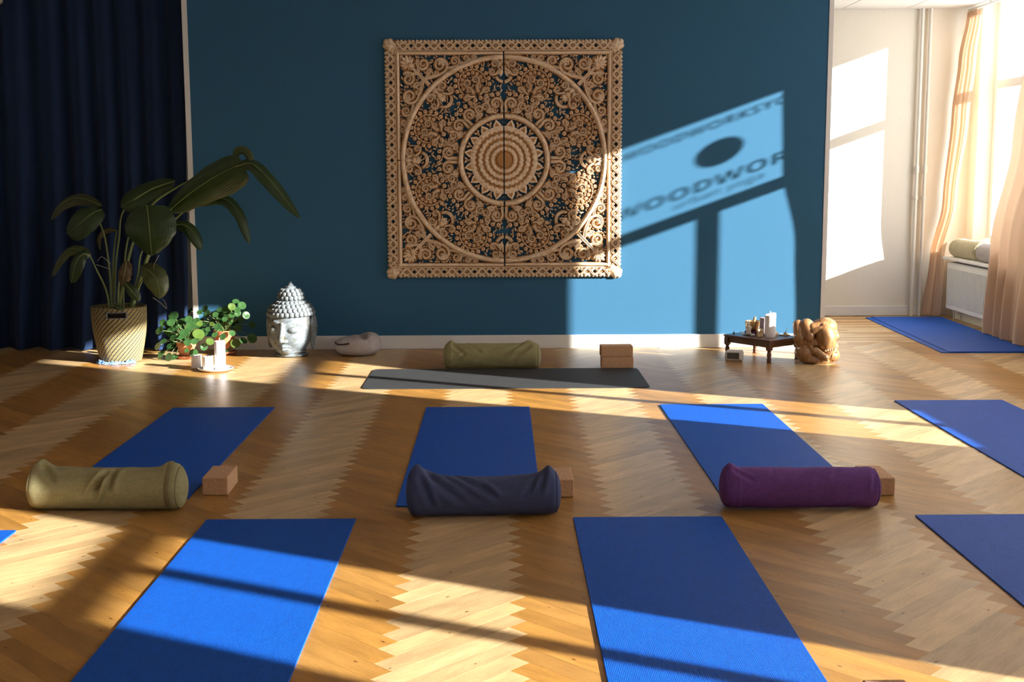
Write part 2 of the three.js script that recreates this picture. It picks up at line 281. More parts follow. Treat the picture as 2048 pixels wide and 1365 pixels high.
{
  const c = thing('beige_curtain', 'beige curtain gathered in the corner beside the white pipes', 'curtain', [0, 0, 0], 0, 'beige window curtains');
  mesh('drape', sheet([[0.02, 4.04, -11.84, 4.16, -11.67], [0.55, 4.11, -11.845, 4.16, -11.65], [1.1, 4.21, -11.845, 4.24, -11.585], [1.9, 4.26, -11.85, 4.31, -11.55], [2.4, 4.3, -11.84, 4.345, -11.535], [2.84, 4.34, -11.78, 4.38, -11.52]], 120, 40, 4, 0.02, 31), M.beige, c);
  mesh('heading_tape', box(4.35, 4.37, 2.8, 2.85, -11.78, -11.58), M.beige, c);
  const c2 = thing('beige_curtain', 'wide beige curtain hanging in long pleats in front of the radiator end', 'curtain', [0, 0, 0], 0, 'beige window curtains');
  mesh('drape', sheet([[0.02, 4.13, -10.52, 4.13, -9.0], [0.8, 4.16, -10.5, 4.16, -9.0], [1.6, 4.26, -10.42, 4.27, -9.0], [2.84, 4.37, -10.34, 4.37, -8.98]], 220, 40, 6.5, 0.042, 33), M.beige, c2);
  mesh('heading_tape', box(4.365, 4.375, 2.8, 2.85, -10.34, -8.98), M.beige, c2);
  // curtain of the next window, out of the picture: its edge bounds the sun patch on the blue wall
  const c3 = thing('beige_curtain', 'beige curtain drawn partly over the lettered window', 'curtain', [0, 0, 0], 0, 'beige window curtains');
  mesh('drape', sheet([[0.02, 4.13, -8.99, 4.13, -8.83], [0.9, 4.17, -8.99, 4.17, -8.85], [1.5, 4.25, -8.99, 4.25, -8.8], [2.2, 4.33, -8.97, 4.33, -8.7], [2.84, 4.37, -8.95, 4.37, -8.67]], 60, 30, 3, 0.02, 35), M.beige, c3);
  mesh('heading_tape', box(4.365, 4.375, 2.8, 2.85, -8.95, -8.67), M.beige, c3);
  const c4 = thing('beige_curtain', 'beige curtain drawn beside the window facing the grey mat', 'curtain', [0, 0, 0], 0, 'beige window curtains');
  mesh('drape', sheet([[0.02, 4.13, -6.75, 4.13, -6.24], [1.0, 4.22, -6.75, 4.22, -6.2], [1.7, 4.28, -6.75, 4.28, -6.2], [2.15, 4.32, -6.75, 4.32, -6.34], [2.5, 4.34, -6.75, 4.34, -6.43], [2.68, 4.355, -6.75, 4.355, -6.4], [2.84, 4.37, -6.75, 4.37, -6.2]], 80, 30, 4, 0.025, 37), M.beige, c4);
  const c5 = thing('beige_curtain', 'beige curtain drawn beside the window facing the front mats', 'curtain', [0, 0, 0], 0, 'beige window curtains');
  mesh('drape', sheet([[0.02, 4.13, -2.4, 4.13, -1.91], [1.5, 4.25, -2.4, 4.25, -1.84], [2.84, 4.37, -2.4, 4.37, -1.78]], 80, 30, 4, 0.025, 39), M.beige, c5);
  const rail = thing('curtain_rail', 'slim white curtain rail under the ceiling along the windows', 'curtain rail');
  mesh('rail', box(4.355, 4.385, 2.855, 2.872, -11.8, 0), M.frame, rail);
  for (let i = 0; i < 10; i++) mesh('bracket', box(4.36, 4.38, 2.872, 2.889, -11.3 + i * 1.2, -11.27 + i * 1.2), M.frame, rail);
}
{
  const rd = thing('radiator', 'white ribbed panel radiator under the window sill', 'radiator');
  mesh('panel', rbox(4.2, 4.222, 0.1, 0.53, -11.62, -10.02, 0.008, 2), M.radiator, rd);
  const rib = rbox(-0.006, 0.006, 0.145, 0.485, -0.009, 0.009, 0.005, 1);
  for (let z = -11.58; z < -10.05; z += 0.0335) { const m = mesh('rib', rib, M.radiator, rd); m.position.set(4.198, 0, z); }
  mesh('top_grille', rbox(4.198, 4.285, 0.53, 0.54, -11.63, -10.01, 0.004, 1), M.radiator, rd);
  mesh('back_panel', rbox(4.25, 4.27, 0.12, 0.5, -11.6, -10.04, 0.006, 1), M.radiator, rd);
  for (const z of [-11.3, -10.4]) mesh('bracket', box(4.22, 4.298, 0.2, 0.4, z, z + 0.04), M.radiator, rd);
  mesh('supply_pipe', tube([[4.24, 0.11, -11.5], [4.24, 0.06, -11.5], [4.24, 0.001, -11.5]], 0.009, 0.009, 8, 8), M.pipe, rd);
}
for (const [x, lab] of [[3.953, 'white heating pipe standing farther from the corner'], [4.03, 'white heating pipe standing closer to the corner']]) {
  const p = thing('heating_pipe', lab, 'pipe', [x, 0, ZB + 0.045], 0, 'pipes on the white wall');
  mesh('tube', lathe([[0.0155, 0], [0.0155, YC]], 14), M.pipe, p);
  mesh('coupling', lathe([[0.016, 1.36], [0.022, 1.37], [0.022, 1.43], [0.016, 1.44]], 14), M.pipe, p);
  const c = mesh('clamp', lathe([[0.016, 1.11], [0.021, 1.115], [0.021, 1.145], [0.016, 1.15]], 14), M.pipe, p);
  mesh('clamp_arm', box(-0.006, 0.006, 1.12, 1.14, -0.046, -0.016), M.pipe, c);
}

/* lettering on the upper pane of the second window, to be read from the street */
{
  const bold = await new FontLoader().loadAsync('fonts/droid/droid_sans_bold.typeface.json'), reg = await new FontLoader().loadAsync('fonts/droid/droid_sans_regular.typeface.json');
  const s = thing('window_lettering', 'dark vinyl lettering and round logo disc on the upper window pane', 'lettering', [XG + 0.002, 0, -8.29], Math.PI / 2);
  const word = (txt, font, size, wide, y, name) => {
    const g = new TextGeometry(txt, { font, size, depth: 0.0004, curveSegments: 5, bevelEnabled: false }); g.computeBoundingBox(); const b = g.boundingBox;
    g.translate(-(b.min.x + b.max.x) / 2, 0, 0); g.scale(wide / (b.max.x - b.min.x), 1, 1); g.translate(0, y, 0); mesh(name, g, M.vinyl, s);
  };
  word('WOODWORKSYOGA', bold, 0.062, 0.80, 2.785, 'web_line'); word('WOODWORKS', bold, 0.085, 0.86, 2.335, 'name_line'); word('urban yoga', reg, 0.05, 0.36, 2.265, 'tag_line');
  const d = new THREE.CylinderGeometry(0.1, 0.1, 0.0004, 48); d.rotateX(Math.PI / 2); d.translate(0, 2.59, 0); mesh('logo_disc', d, M.vinyl, s);
}

/* ------------------------------------------------------------------ yoga mats */
const matBump = tex(256, (u, v) => 0.5 + 0.3 * Math.sin(u * 2 * Math.PI * 48) + 0.45 * tnoise(u, v * 0.25, 120), { repeat: [4, 4] });
const matTone = tex(256, (u, v) => { const k = 0.95 + 0.04 * tnoise(u, v, 8) + 0.25 * tnoise(u, v * 0.4, 110, 4); return [k, k, k]; }, { srgb: true, repeat: [3, 3] });
M.mat = phy(lin(0.002, 0.09, 0.50), 0.62, { specularIntensity: 0.5, bumpMap: matBump, bumpScale: 0.0007, map: matTone });
function matGeo(x0, x1, z0, z1, th, rad, curl = 0, seed = 1) {           // slab with eased corners and a faint waviness at the ends
  const w = (x1 - x0) / 2, l = (z1 - z0) / 2, s = new THREE.Shape(); s.moveTo(-w + rad, -l); s.lineTo(w - rad, -l); s.quadraticCurveTo(w, -l, w, -l + rad); s.lineTo(w, l - rad); s.quadraticCurveTo(w, l, w - rad, l); s.lineTo(-w + rad, l); s.quadraticCurveTo(-w, l, -w, l - rad); s.lineTo(-w, -l + rad); s.quadraticCurveTo(-w, -l, -w + rad, -l);
  const g = new THREE.ExtrudeGeometry(s, { depth: th - 0.002, bevelEnabled: true, bevelThickness: 0.001, bevelSize: 0.001, bevelSegments: 1, curveSegments: 6 });
  g.translate(0, 0, 0.001); g.rotateX(-Math.PI / 2); g.translate((x0 + x1) / 2, 0, (z0 + z1) / 2); return metreUV(g);
}
const blueMats = [
  [-1.966, -1.36, -7.33, -5.25, 'blue yoga mat under the light olive bolster'],
  [-0.448, 0.167, -7.3, -5.1, 'blue yoga mat under the navy bolster'],
  [0.955, 1.575, -7.35, -5.15, 'blue yoga mat under the purple bolster'],
  [2.4, 3.06, -7.44, -5.4, 'blue yoga mat beside the window wall without any bolster on it'],
  [-1.2, -0.595, -4.91, -2.9, 'sunlit blue yoga mat lying before the navy and olive bolsters'],
  [0.291, 0.896, -4.91, -2.9, 'blue yoga mat with a slanting sun stripe before the purple bolster'],
  [1.69, 2.295, -4.915, -2.9, 'shaded blue yoga mat nearest the window side of the front row'],
  [-2.525, -1.92, -4.775, -2.8, 'blue yoga mat of which just one corner shows by the olive bolster'],
];
for (const [x0, x1, z0, z1, lab] of blueMats) tag(mesh('yoga_mat', matGeo(x0, x1, z0, z1, 0.006, 0.006), M.mat), lab, 'yoga mat', 'blue yoga mats laid out in rows');
{
  const a = tag(mesh('yoga_mat', matGeo(-0.33, 0.33, -1.14, 1.14, 0.006, 0.006), M.mat), 'lower of two blue mats stacked in front of the radiator', 'yoga mat', 'blue mats by the radiator'); a.position.set(3.76, 0, -10.55); a.rotation.y = -0.035;
  const b = tag(mesh('yoga_mat', matGeo(-0.33, 0.33, -1.14, 1.14, 0.006, 0.006), M.mat), 'upper of two blue mats stacked in front of the radiator', 'yoga mat', 'blue mats by the radiator'); b.position.set(3.815, 0.0062, -10.55); b.rotation.y = -0.035;
}
{ // grey mat with its printed guide lines
  const cv = document.createElement('canvas'); cv.width = 1024; cv.height = 512; const c = cv.getContext('2d'), r = rng(77);
  c.fillStyle = '#ffffff'; c.fillRect(0, 0, 1024, 512);
  for (let i = 0; i < 90; i++) { const x = r() * 1024, y = r() * 512, q = 20 + r() * 70; c.globalAlpha = 0.05; c.fillStyle = r() < 0.5 ? '#7f8890' : '#ffffff'; c.beginPath(); c.ellipse(x, y, q, q * 0.4, r() * 3, 0, 7); c.fill(); }
  c.globalAlpha = 0.55; c.strokeStyle = '#4a5058'; c.lineWidth = 3;
  const ln = (...p) => { c.beginPath(); c.moveTo(p[0], p[1]); for (let i = 2; i < p.length; i += 2) c.lineTo(p[i], p[i + 1]); c.stroke(); };
  ln(100, 256, 924, 256); ln(700, 256, 560, 120); ln(700, 256, 560, 392); ln(324, 256, 464, 120); ln(324, 256, 464, 392);
  for (const x of [760, 850, 264, 174]) { ln(x, 130, x, 170); ln(x, 342, x, 382); } c.beginPath(); c.arc(512, 256, 60, 0, 7); c.stroke();
  const t = new THREE.CanvasTexture(cv); t.colorSpace = THREE.SRGBColorSpace; t.wrapS = t.wrapT = THREE.RepeatWrapping; t.repeat.set(1 / 1.88, 1 / 0.8); t.offset.set(0.5, 0.5);
  const m = mesh('yoga_mat', matGeo(-0.94, 0.94, -0.4, 0.4, 0.005, 0.06), std(lin(0.022, 0.025, 0.029), 0.7, { map: t, bumpMap: matBump, bumpScale: 0.0002 }));
  m.position.set(0.03, 0, -8.35); tag(m, 'dark grey rubber yoga mat with rounded corners lying crosswise before the blue wall', 'yoga mat');
}

/* ------------------------------------------------------------------ bolsters */
/* creases: [t, angle, halfLength, slant, depth, width]; ears: [t, height, width] raised gathers on top of an end */
function bolster(parent, len, rad, mat, capMat, { creases = [], ears = [], seed = 1, bands = [0.93], sag = 0, bandMat }) {
  const NU = 150, NV = 96, up = Math.PI / 2;
  const surf = (t, a, out = 0) => {
    const e = Math.min(t, 1 - t) * len, round = Math.sqrt(clamp(1 - Math.pow(1 - clamp(e / 0.035), 2))) * 0.14 + 0.86;
    let rr = rad * round * (1 + 0.03 * noise(t * 5 + seed, Math.cos(a) * 1.2, Math.sin(a) * 1.2) + 0.012 * noise(t * 16 + seed, Math.cos(a) * 4, Math.sin(a) * 4)) + out;
    for (const [t0, a0, hl, sl, dep, wid] of creases) { let da = a - a0; da = Math.atan2(Math.sin(da), Math.cos(da)); const X = (t - t0) * len, Y = da * rad, s = X * Math.cos(sl) + Y * Math.sin(sl), n = -X * Math.sin(sl) + Y * Math.cos(sl); const f = Math.exp(-Math.pow(s / hl, 4)); rr += f * dep * (Math.exp(-Math.pow(n / wid, 2)) * -1 + 0.75 * Math.exp(-Math.pow((n - 1.7 * wid) / wid, 2)) + 0.4 * Math.exp(-Math.pow((n + 1.8 * wid) / wid, 2))); }
    for (const [t0, h, wd] of ears) { let da = a - up; da = Math.atan2(Math.sin(da), Math.cos(da)); rr += h * Math.exp(-Math.pow((t - t0) / wd, 2)) * Math.exp(-Math.pow(da / 0.5, 2)); }
    let y = Math.sin(a) * rr, z = Math.cos(a) * rr * 1.04; const fl = -rad * 0.86; if (y < fl) y = fl + (y - fl) * 0.12;
    y += rad * 0.885 - sag * Math.sin(Math.PI * t) * Math.max(0, Math.sin(a));
    return [(t - 0.5) * len, Math.max(0.001, y), z];
  };
  mesh('cover', grid(NV, NU, (u, v) => surf(v, u * 2 * Math.PI), { closeU: true, uvs: [rad * 6.3, len] }), mat, parent);
  for (const s of [0, 1]) {                                              // padded round ends
    const c = [(s - 0.5) * len, rad * 0.9, 0];
    mesh('end_cap', grid(64, 8, (u, v) => { const p = surf(s, u * 2 * Math.PI), k = v, b = (s ? 1 : -1) * 0.022 * Math.sqrt(1 - k * k); return [p[0] + b, lerp(c[1], p[1], k), lerp(c[2], p[2], k)]; }, { closeU: true, uvs: [0.4, 0.1] }), capMat ?? mat, parent);
    mesh('piping', grid(64, 6, (u, v) => { const a = u * 2 * Math.PI, p = surf(s, a), q = v * 2 * Math.PI; return [p[0] + 0.005 * Math.cos(q) , Math.max(0.002, p[1] + 0.005 * Math.sin(q) * Math.sin(a)), p[2] + 0.005 * Math.sin(q) * Math.cos(a)]; }, { closeU: true }), capMat ?? mat, parent);
  }
  for (const b of bands) mesh('seam_band', grid(64, 4, (u, v) => surf(b - 0.018 + 0.036 * v, u * 2 * Math.PI, 0.0022 * Math.sin(Math.PI * v)), { closeU: true, uvs: [0.6, 0.05] }), bandMat ?? mat, parent);
}
const cloth = (r, g, b) => std(lin(r, g, b), 0.95, { bumpMap: weaveBump, bumpScale: 0.0006, map: fabricTone });
M.olive = cloth(0.33, 0.30, 0.145); M.oliveDark = cloth(0.21, 0.18, 0.08); M.navyCloth = cloth(0.055, 0.072, 0.165); M.purple = cloth(0.15, 0.05, 0.235); M.greyCloth = cloth(0.5, 0.455, 0.45);
{
  const front = 0.35;
  let b = thing('bolster', 'olive bolster with a puckered middle lying on the mat by a cork block', 'bolster', [-1.66, 0.0065, -5.115], -0.045);
  bolster(b, 0.62, 0.092, M.olive, M.olive, { seed: 3, bands: [0.945], bandMat: M.oliveDark, ears: [[0.05, 0.03, 0.05], [0.93, 0.024, 0.05], [0.99, 0.01, 0.02]], creases: [[0.5, 0.55, 0.07, 1.2, 0.024, 0.015], [0.57, 0.7, 0.06, 1.5, 0.026, 0.013], [0.46, 0.3, 0.05, 0.9, 0.015, 0.009], [0.13, 1.0, 0.06, -0.8, 0.010, 0.012], [0.53, 0.0, 0.05, 1.3, 0.011, 0.011], [0.33, 1.2, 0.08, 0.3, 0.004, 0.02]], sag: 0.008 });
  b = thing('bolster', 'dark navy bolster with twisted cover lying on the mat', 'bolster', [-0.075, 0.0065, -4.99], 0.03);
  bolster(b, 0.595, 0.089, M.navyCloth, M.navyCloth, { seed: 8, bands: [], ears: [[0.05, 0.045, 0.06], [0.95, 0.03, 0.045]], sag: 0.018, creases: [[0.2, 0.9, 0.12, -0.75, 0.014, 0.018], [0.32, 0.75, 0.1, -0.7, 0.010, 0.016], [0.44, 0.8, 0.1, -0.6, 0.010, 0.014], [0.1, 0.5, 0.07, -1.2, 0.010, 0.014], [0.9, 0.8, 0.06, 1.3, 0.012, 0.012], [0.84, 0.9, 0.07, 1.0, 0.008, 0.014], [0.52, 0.55, 0.06, -0.9, 0.007, 0.012]] });
  b = thing('bolster', 'smooth purple bolster lying across the mat', 'bolster', [1.25, 0.0065, -5.07], -0.01);
  bolster(b, 0.625, 0.086, M.purple, M.purple, { seed: 14, bands: [0.075], ears: [[0.03, 0.022, 0.04]], creases: [[0.1, 0.9, 0.05, -0.6, 0.005, 0.01], [0.3, 1.1, 0.05, 1.2, 0.002, 0.01], [0.5, 1.1, 0.06, 1.1, 0.002, 0.012], [0.62, 1.1, 0.06, 1.1, 0.002, 0.01], [0.72, 1.0, 0.06, 1.2, 0.002, 0.012], [0.97, 0.5, 0.04, 1.4, 0.004, 0.01]] });
  b = thing('bolster', 'olive bolster on the floor behind the grey mat', 'bolster', [-0.065, 0, -8.83], -0.03);
  bolster(b, 0.66, 0.093, M.olive, M.olive, { seed: 23, bands: [0.06], ears: [[0.05, 0.02, 0.04], [0.9, 0.02, 0.06]], creases: [[0.83, 0.6, 0.08, 0.7, 0.018, 0.018], [0.72, 0.7, 0.09, 0.55, 0.009, 0.016], [0.14, 0.7, 0.06, -0.7, 0.008, 0.013], [0.3, 0.9, 0.08, -0.7, 0.005, 0.015], [0.5, 0.7, 0.08, 0.6, 0.005, 0.016], [0.14, -0.1, 0.05, 0.6, 0.010, 0.012]] });
  // two on the window sill, axis along the wall
  b = thing('bolster', 'sand coloured bolster on the window sill beside the curtain', 'bolster', [4.29, 0.5905, -11.31], Math.PI / 2 + 0.02);
  bolster(b, 0.58, 0.09, cloth(0.55, 0.48, 0.31), null, { seed: 31, bands: [], ears: [], creases: [[0.8, 0.9, 0.08, 0.9, 0.008, 0.014]] });
  b = thing('bolster', 'greyish mauve bolster end on the window sill behind the sand one', 'bolster', [4.29, 0.5905, -10.65], Math.PI / 2);
  bolster(b, 0.6, 0.088, M.greyCloth, null, { seed: 37, bands: [] });
}

/* ------------------------------------------------------------------ cork blocks */
const corkTone = tex(256, (u, v) => { const a = tnoise(u, v, 30), b = tnoise(u, v, 75, 5), s = smooth(0.2, 0.4, b); const k = 0.92 + 0.14 * a - 0.16 * s; return [k, k * 0.97, k * 0.93]; }, { srgb: true, repeat: [5, 5] });
M.cork = std(lin(0.66, 0.42, 0.255), 0.92, { map: corkTone, bumpMap: corkTone, bumpScale: 0.0008 });
const blockGeo = rbox(-0.056, 0.056, 0, 0.08, -0.115, 0.115, 0.006, 2);
for (const [x, y, z, t, lab] of [
  [-1.258, 0, -5.42, 0.02, 'cork yoga block on the floor at the end of the olive bolster'],
  [0.255, 0, -5.355, 0.02, 'cork yoga block tucked behind the end of the navy bolster'],
  [1.652, 0, -5.35, 0.0, 'cork yoga block behind the end of the purple bolster'],
  [1.0, 0, -2.985, 0.0, 'cork yoga block on the floor of which just the top edge shows'],
  [0.832, 0, -8.82, Math.PI / 2, 'lower cork yoga block of the pair stacked behind the grey mat'],
  [0.827, 0.0805, -8.823, Math.PI / 2 + 0.03, 'upper cork yoga block of the pair stacked behind the grey mat'],
]) { const m = tag(mesh('cork_block', blockGeo, M.cork), lab, 'yoga block', 'cork yoga blocks'); m.position.set(x, y, z); m.rotation.y = t; }

/* ------------------------------------------------------------------ round meditation cushion */
{
  const c = thing('meditation_cushion', 'round grey meditation cushion with a dented top by the blue wall', 'cushion', [-1.105, 0, -9.5], 0);
  const R = 0.172, f = (u, v) => {
    const a = u * 2 * Math.PI, s = v * Math.PI;                             // v: 0 bottom centre .. 1 top centre
    let r = R * Math.pow(Math.sin(s), 0.55), y = v < 0.5 ? 0.075 - 0.075 * Math.pow(Math.abs(Math.cos(s)), 0.75) : 0.075 + 0.075 * Math.pow(Math.abs(Math.cos(s)), 0.75);
    const x = Math.cos(a) * r, z = Math.sin(a) * r;
    if (v > 0.5) { y += 0.035 * smooth(-0.1, 0.12, x) - 0.012; y -= 0.045 * Math.exp(-((x - 0.035 - 0.2 * z) ** 2) / 0.0006) * smooth(-0.14, 0.02, z) * smooth(0.16, 0.1, z); y -= 0.02 * Math.exp(-((x + 0.02) ** 2 + (z - 0.07) ** 2) / 0.001); y += 0.006 * noise(x * 22, z * 22); }
    return [x * 1.02, Math.max(0, y), z];
  };
  mesh('cover', grid(96, 64, f, { closeU: true, uvs: [1, 0.4] }), M.greyCloth, c);
  mesh('handle_loop', tube([[-0.165, 0.108, 0.07], [-0.15, 0.1, 0.125], [-0.11, 0.098, 0.15], [-0.07, 0.104, 0.16], [-0.05, 0.108, 0.158]], 0.006, 0.006, 24, 6), std(lin(0.04, 0.03, 0.05), 0.9), c);
}

/* ------------------------------------------------------------------ carved wall panel */
M.carved = std(lin(1, 1, 1), 0.85, { vertexColors: true, map: tex(256, (u, v) => { const k = 0.97 + 0.22 * tnoise(u, v, 60) + 0.12 * tnoise(u, v, 14, 2); return [k, k, k]; }, { srgb: true, repeat: [5, 5] }) });
{
  const P = thing('carved_wood_panel', 'large square openwork wooden mandala panel with pale washed carving on the blue wall', 'wall panel', [0.03, 1.487, ZW + 0.004]);
  const PALE = [0.88, 0.70, 0.50], MID = [0.76, 0.55, 0.35], BARE = [0.46, 0.235, 0.085];   // lime wash, thin wash, bare wood
  const brushed = (base, n) => { const t = 0.55 * smooth(0.02, 0.34, n); return [0, 1, 2].map(k => lerp(base[k], BARE[k], t)); };   // bare wood showing through the brush strokes
  const samples = [];                                                       // [x, y, r] of all that is carved, for the pierced ground behind
  const rot = (x, y, a) => [x * Math.cos(a) - y * Math.sin(a), x * Math.sin(a) + y * Math.cos(a)];
  const mark = (pts, r, a = 0) => { for (const [x, y] of pts) { const q = rot(x, y, a); samples.push([q[0], q[1], r]); } };
  const SEC = [[-1, 0], [-0.9, 0.75], [-0.62, 1], [-0.25, 0.82], [0, 0.7], [0.25, 0.82], [0.62, 1], [0.9, 0.75], [1, 0]];
  const ROD = [[-1, 0], [-0.92, 0.5], [-0.6, 0.88], [-0.2, 1], [0.2, 1], [0.6, 0.88], [0.92, 0.5], [1, 0]];
  /* a carved ribbon along 2-D points: half width w(t), rising from z0 by h */
  function ribbon(pts, w, z0, h, sec = SEC) {
    const n = pts.length - 1, pos = [], col = [], idx = [], m = sec.length;
    for (let i = 0; i <= n; i++) {
      const a = pts[Math.max(0, i - 1)], b = pts[Math.min(n, i + 1)]; let tx = b[0] - a[0], ty = b[1] - a[1]; const l = Math.hypot(tx, ty) || 1; tx /= l; ty /= l;
      const ww = typeof w === 'function' ? w(i / n) : w, k = clamp(ww / 0.006, 0.5, 1);
      for (const [s, q] of sec) { pos.push(pts[i][0] - ty * s * ww, pts[i][1] + tx * s * ww, z0 + h * q * k); col.push(...brushed(PALE, noise(pts[i][0] * 26 + s * 1.7 + 4, pts[i][1] * 26 - s * 1.7, s * 2.4))); }
    }
    for (let i = 0; i < n; i++) for (let j = 0; j < m - 1; j++) { const a = i * m + j, b = a + 1, c = a + m, d = c + 1; idx.push(a, c, b, b, c, d); }
    for (const e of [0, n]) for (let j = 1; j < m - 1; j++) e ? idx.push(e * m, e * m + j + 1, e * m + j) : idx.push(0, j, j + 1);
    const g = new THREE.BufferGeometry(); g.setAttribute('position', new THREE.Float32BufferAttribute(pos, 3)); g.setAttribute('color', new THREE.Float32BufferAttribute(col, 3)); g.setAttribute('uv', new THREE.Float32BufferAttribute(pos.filter((_, i) => i % 3 < 2), 2)); g.setIndex(idx); g.computeVertexNormals(); return g;
  }
  function dome(x, y, rx, z0, h, wash = PALE, ry = rx, lobes = 0, turn = 0) {
    const pos = [], col = [], idx = [], N = 18, Rn = 4;
    for (let j = 0; j <= Rn; j++) for (let i = 0; i < N; i++) { const a = i / N * 2 * Math.PI, f = j / Rn, k = f * (1 + (lobes ? 0.16 * Math.cos(lobes * a) : 0)), [dx, dy] = rot(Math.cos(a) * rx * k, Math.sin(a) * ry * k, turn); pos.push(x + dx, y + dy, z0 + h * Math.sqrt(Math.max(0, 1 - f * f))); col.push(...brushed(wash, noise((x + dx) * 60, (y + dy) * 60, 3.7))); }
    for (let j = 0; j < Rn; j++) for (let i = 0; i < N; i++) { const a = j * N + i, b = j * N + (i + 1) % N, c = a + N, d = b + N; idx.push(a, c, b, b, c, d); }
    const g = new THREE.BufferGeometry(); g.setAttribute('position', new THREE.Float32BufferAttribute(pos, 3)); g.setAttribute('color', new THREE.Float32BufferAttribute(col, 3)); g.setAttribute('uv', new THREE.Float32BufferAttribute(pos.filter((_, i) => i % 3 < 2), 2)); g.setIndex(idx); g.computeVertexNormals(); return g;
  }
  const arc = (cx, cy, r, a0, a1, n = 30) => Array.from({ length: n + 1 }, (_, i) => { const a = lerp(a0, a1, i / n); return [cx + Math.cos(a) * r, cy + Math.sin(a) * r]; });
  /* volute: comes in along `from`, then curls in; hand = +1 counter-clockwise */
  function volute(cx, cy, R, a0, hand, turns = 1.55, from) {
    const n = Math.round(30 * turns), pts = []; if (from) { const s = [cx + Math.cos(a0) * R, cy + Math.sin(a0) * R], d = [-Math.sin(a0) * hand, Math.cos(a0) * hand], k = Math.hypot(s[0] - from[0], s[1] - from[1]) * 0.5, c = [s[0] - d[0] * k, s[1] - d[1] * k]; for (let i = 0; i < 12; i++) { const t = i / 12; pts.push([(1 - t) ** 2 * from[0] + 2 * t * (1 - t) * c[0] + t * t * s[0], (1 - t) ** 2 * from[1] + 2 * t * (1 - t) * c[1] + t * t * s[1]]); } }
    for (let i = 0; i <= n; i++) { const t = i / n, r = R * (1 - 0.8 * Math.pow(t, 0.8)), a = a0 + hand * turns * 2 * Math.PI * t; pts.push([cx + Math.cos(a) * r, cy + Math.sin(a) * r]); }
    return pts;
  }
  const leafFan = (cx, cy, R, dir, n = 5) => { const out = []; for (let i = 0; i < n; i++) { const a = dir + (i - (n - 1) / 2) * 0.42, l = R * (1 - 0.12 * Math.abs(i - (n - 1) / 2)); out.push(dome(cx + Math.cos(a) * l * 0.55, cy + Math.sin(a) * l * 0.55, l * 0.5, 0.022, 0.012, PALE, l * 0.17, 0, a)); } return out; };
  const put = (name, geo, a = 0) => { const m = mesh(name, geo, M.carved, P); m.rotation.z = a; return m; };
  /* a scroll: the volute, a leaf tuft inside it and little buds on its back */
  function scrollGeo(cx, cy, R, a0, hand, from, w0 = 0.0085, turns = 1.5) {
    const w = w0 * 1.2;
    const p = volute(cx, cy, R, a0, hand, turns, from), g = [ribbon(p, t => w * (1.1 - 0.55 * t), 0.012, 0.024)];
    const e = p[p.length - 1]; g.push(dome(e[0], e[1], R * 0.2, 0.014, 0.02, MID));
    if (R > 0.036) for (let i = 0; i < 4; i++) { const a = a0 + hand * (1.2 + i * 1.35); g.push(dome(cx + Math.cos(a) * R * 0.56, cy + Math.sin(a) * R * 0.56, R * 0.2, 0.012, 0.014, MID, R * 0.1, 0, a + hand)); }
    for (let i = 0; i < 5; i++) { const a = a0 + hand * (0.3 + i * 0.9); g.push(dome(cx + Math.cos(a) * (R + w * 1.1), cy + Math.sin(a) * (R + w * 1.1), w * 1.15, 0.010, 0.014, MID, w * 0.6, 0, a + 0.6 * hand)); }
    return [merge(g), p];
  }
  const scrollAt = (cx, cy, R, a0, hand, from, w, angles, name = 'scroll') => { const [g, p] = scrollGeo(cx, cy, R, a0, hand, from, w); for (const a of angles) { put(name, g, a); mark(p, (w ?? 0.0085) * 1.2 + 0.006, a); } };
  const mirrored = (fn) => { fn(1); fn(-1); };
  const K8 = Array.from({ length: 8 }, (_, k) => k * Math.PI / 4), K4 = [0, 1, 2, 3].map(k => k * Math.PI / 2);

  /* rings, each cut by the middle gap */
  for (const [R, w, nm] of [[0.785, 0.0185, 'outer_ring'], [0.338, 0.0185, 'inner_ring']]) for (const s of [0, 1]) {
    const e = 0.006 / R, p = arc(0, 0, R, Math.PI / 2 + e + s * Math.PI, Math.PI * 1.5 - e + s * Math.PI, 120);
    put(nm, ribbon(p, w, 0.008, 0.042, ROD)); mark(p, w + 0.006);
    const g = []; for (let i = 4; i < 120; i += 2) { const a = Math.atan2(p[i][1], p[i][0]); g.push(ribbon([[p[i][0] * (1 - w * 0.75 / R), p[i][1] * (1 - w * 0.75 / R)], rot(p[i][0] * (1 + w * 0.75 / R), p[i][1] * (1 + w * 0.75 / R), 0.5 * w / R)], 0.0016, 0.046, 0.004, [[-1, 0], [0, 1], [1, 0]])); }
    put('ring_cord', merge(g)).userData.kind = 'stuff';
  }
  /* lotus in the middle: stepped rings of scalloped petals, cut by the gap */
  const LAY = [0.058, 0.104, 0.152, 0.205, 0.26];
  for (const s of [0, 1]) {
    const NR = 90, NA = 180;
    put('lotus', grid(NA, NR, (u, v) => { const a = Math.PI / 2 + s * Math.PI + (0.0 + u) * Math.PI, r = 0.262 * v; return lotus(r, a, s); }, { color: (u, v) => lotusTone(0.262 * v, Math.PI / 2 + (s + u) * Math.PI) }));
  }
  function scal(r, a) { let i = 0; while (i < 4 && r > LAY[i] * (1 - 0.035 * Math.pow(Math.abs(Math.sin(a * [0, 8, 12, 15, 18][i])), 0.5) * 0 + 0)) i++; return i; }
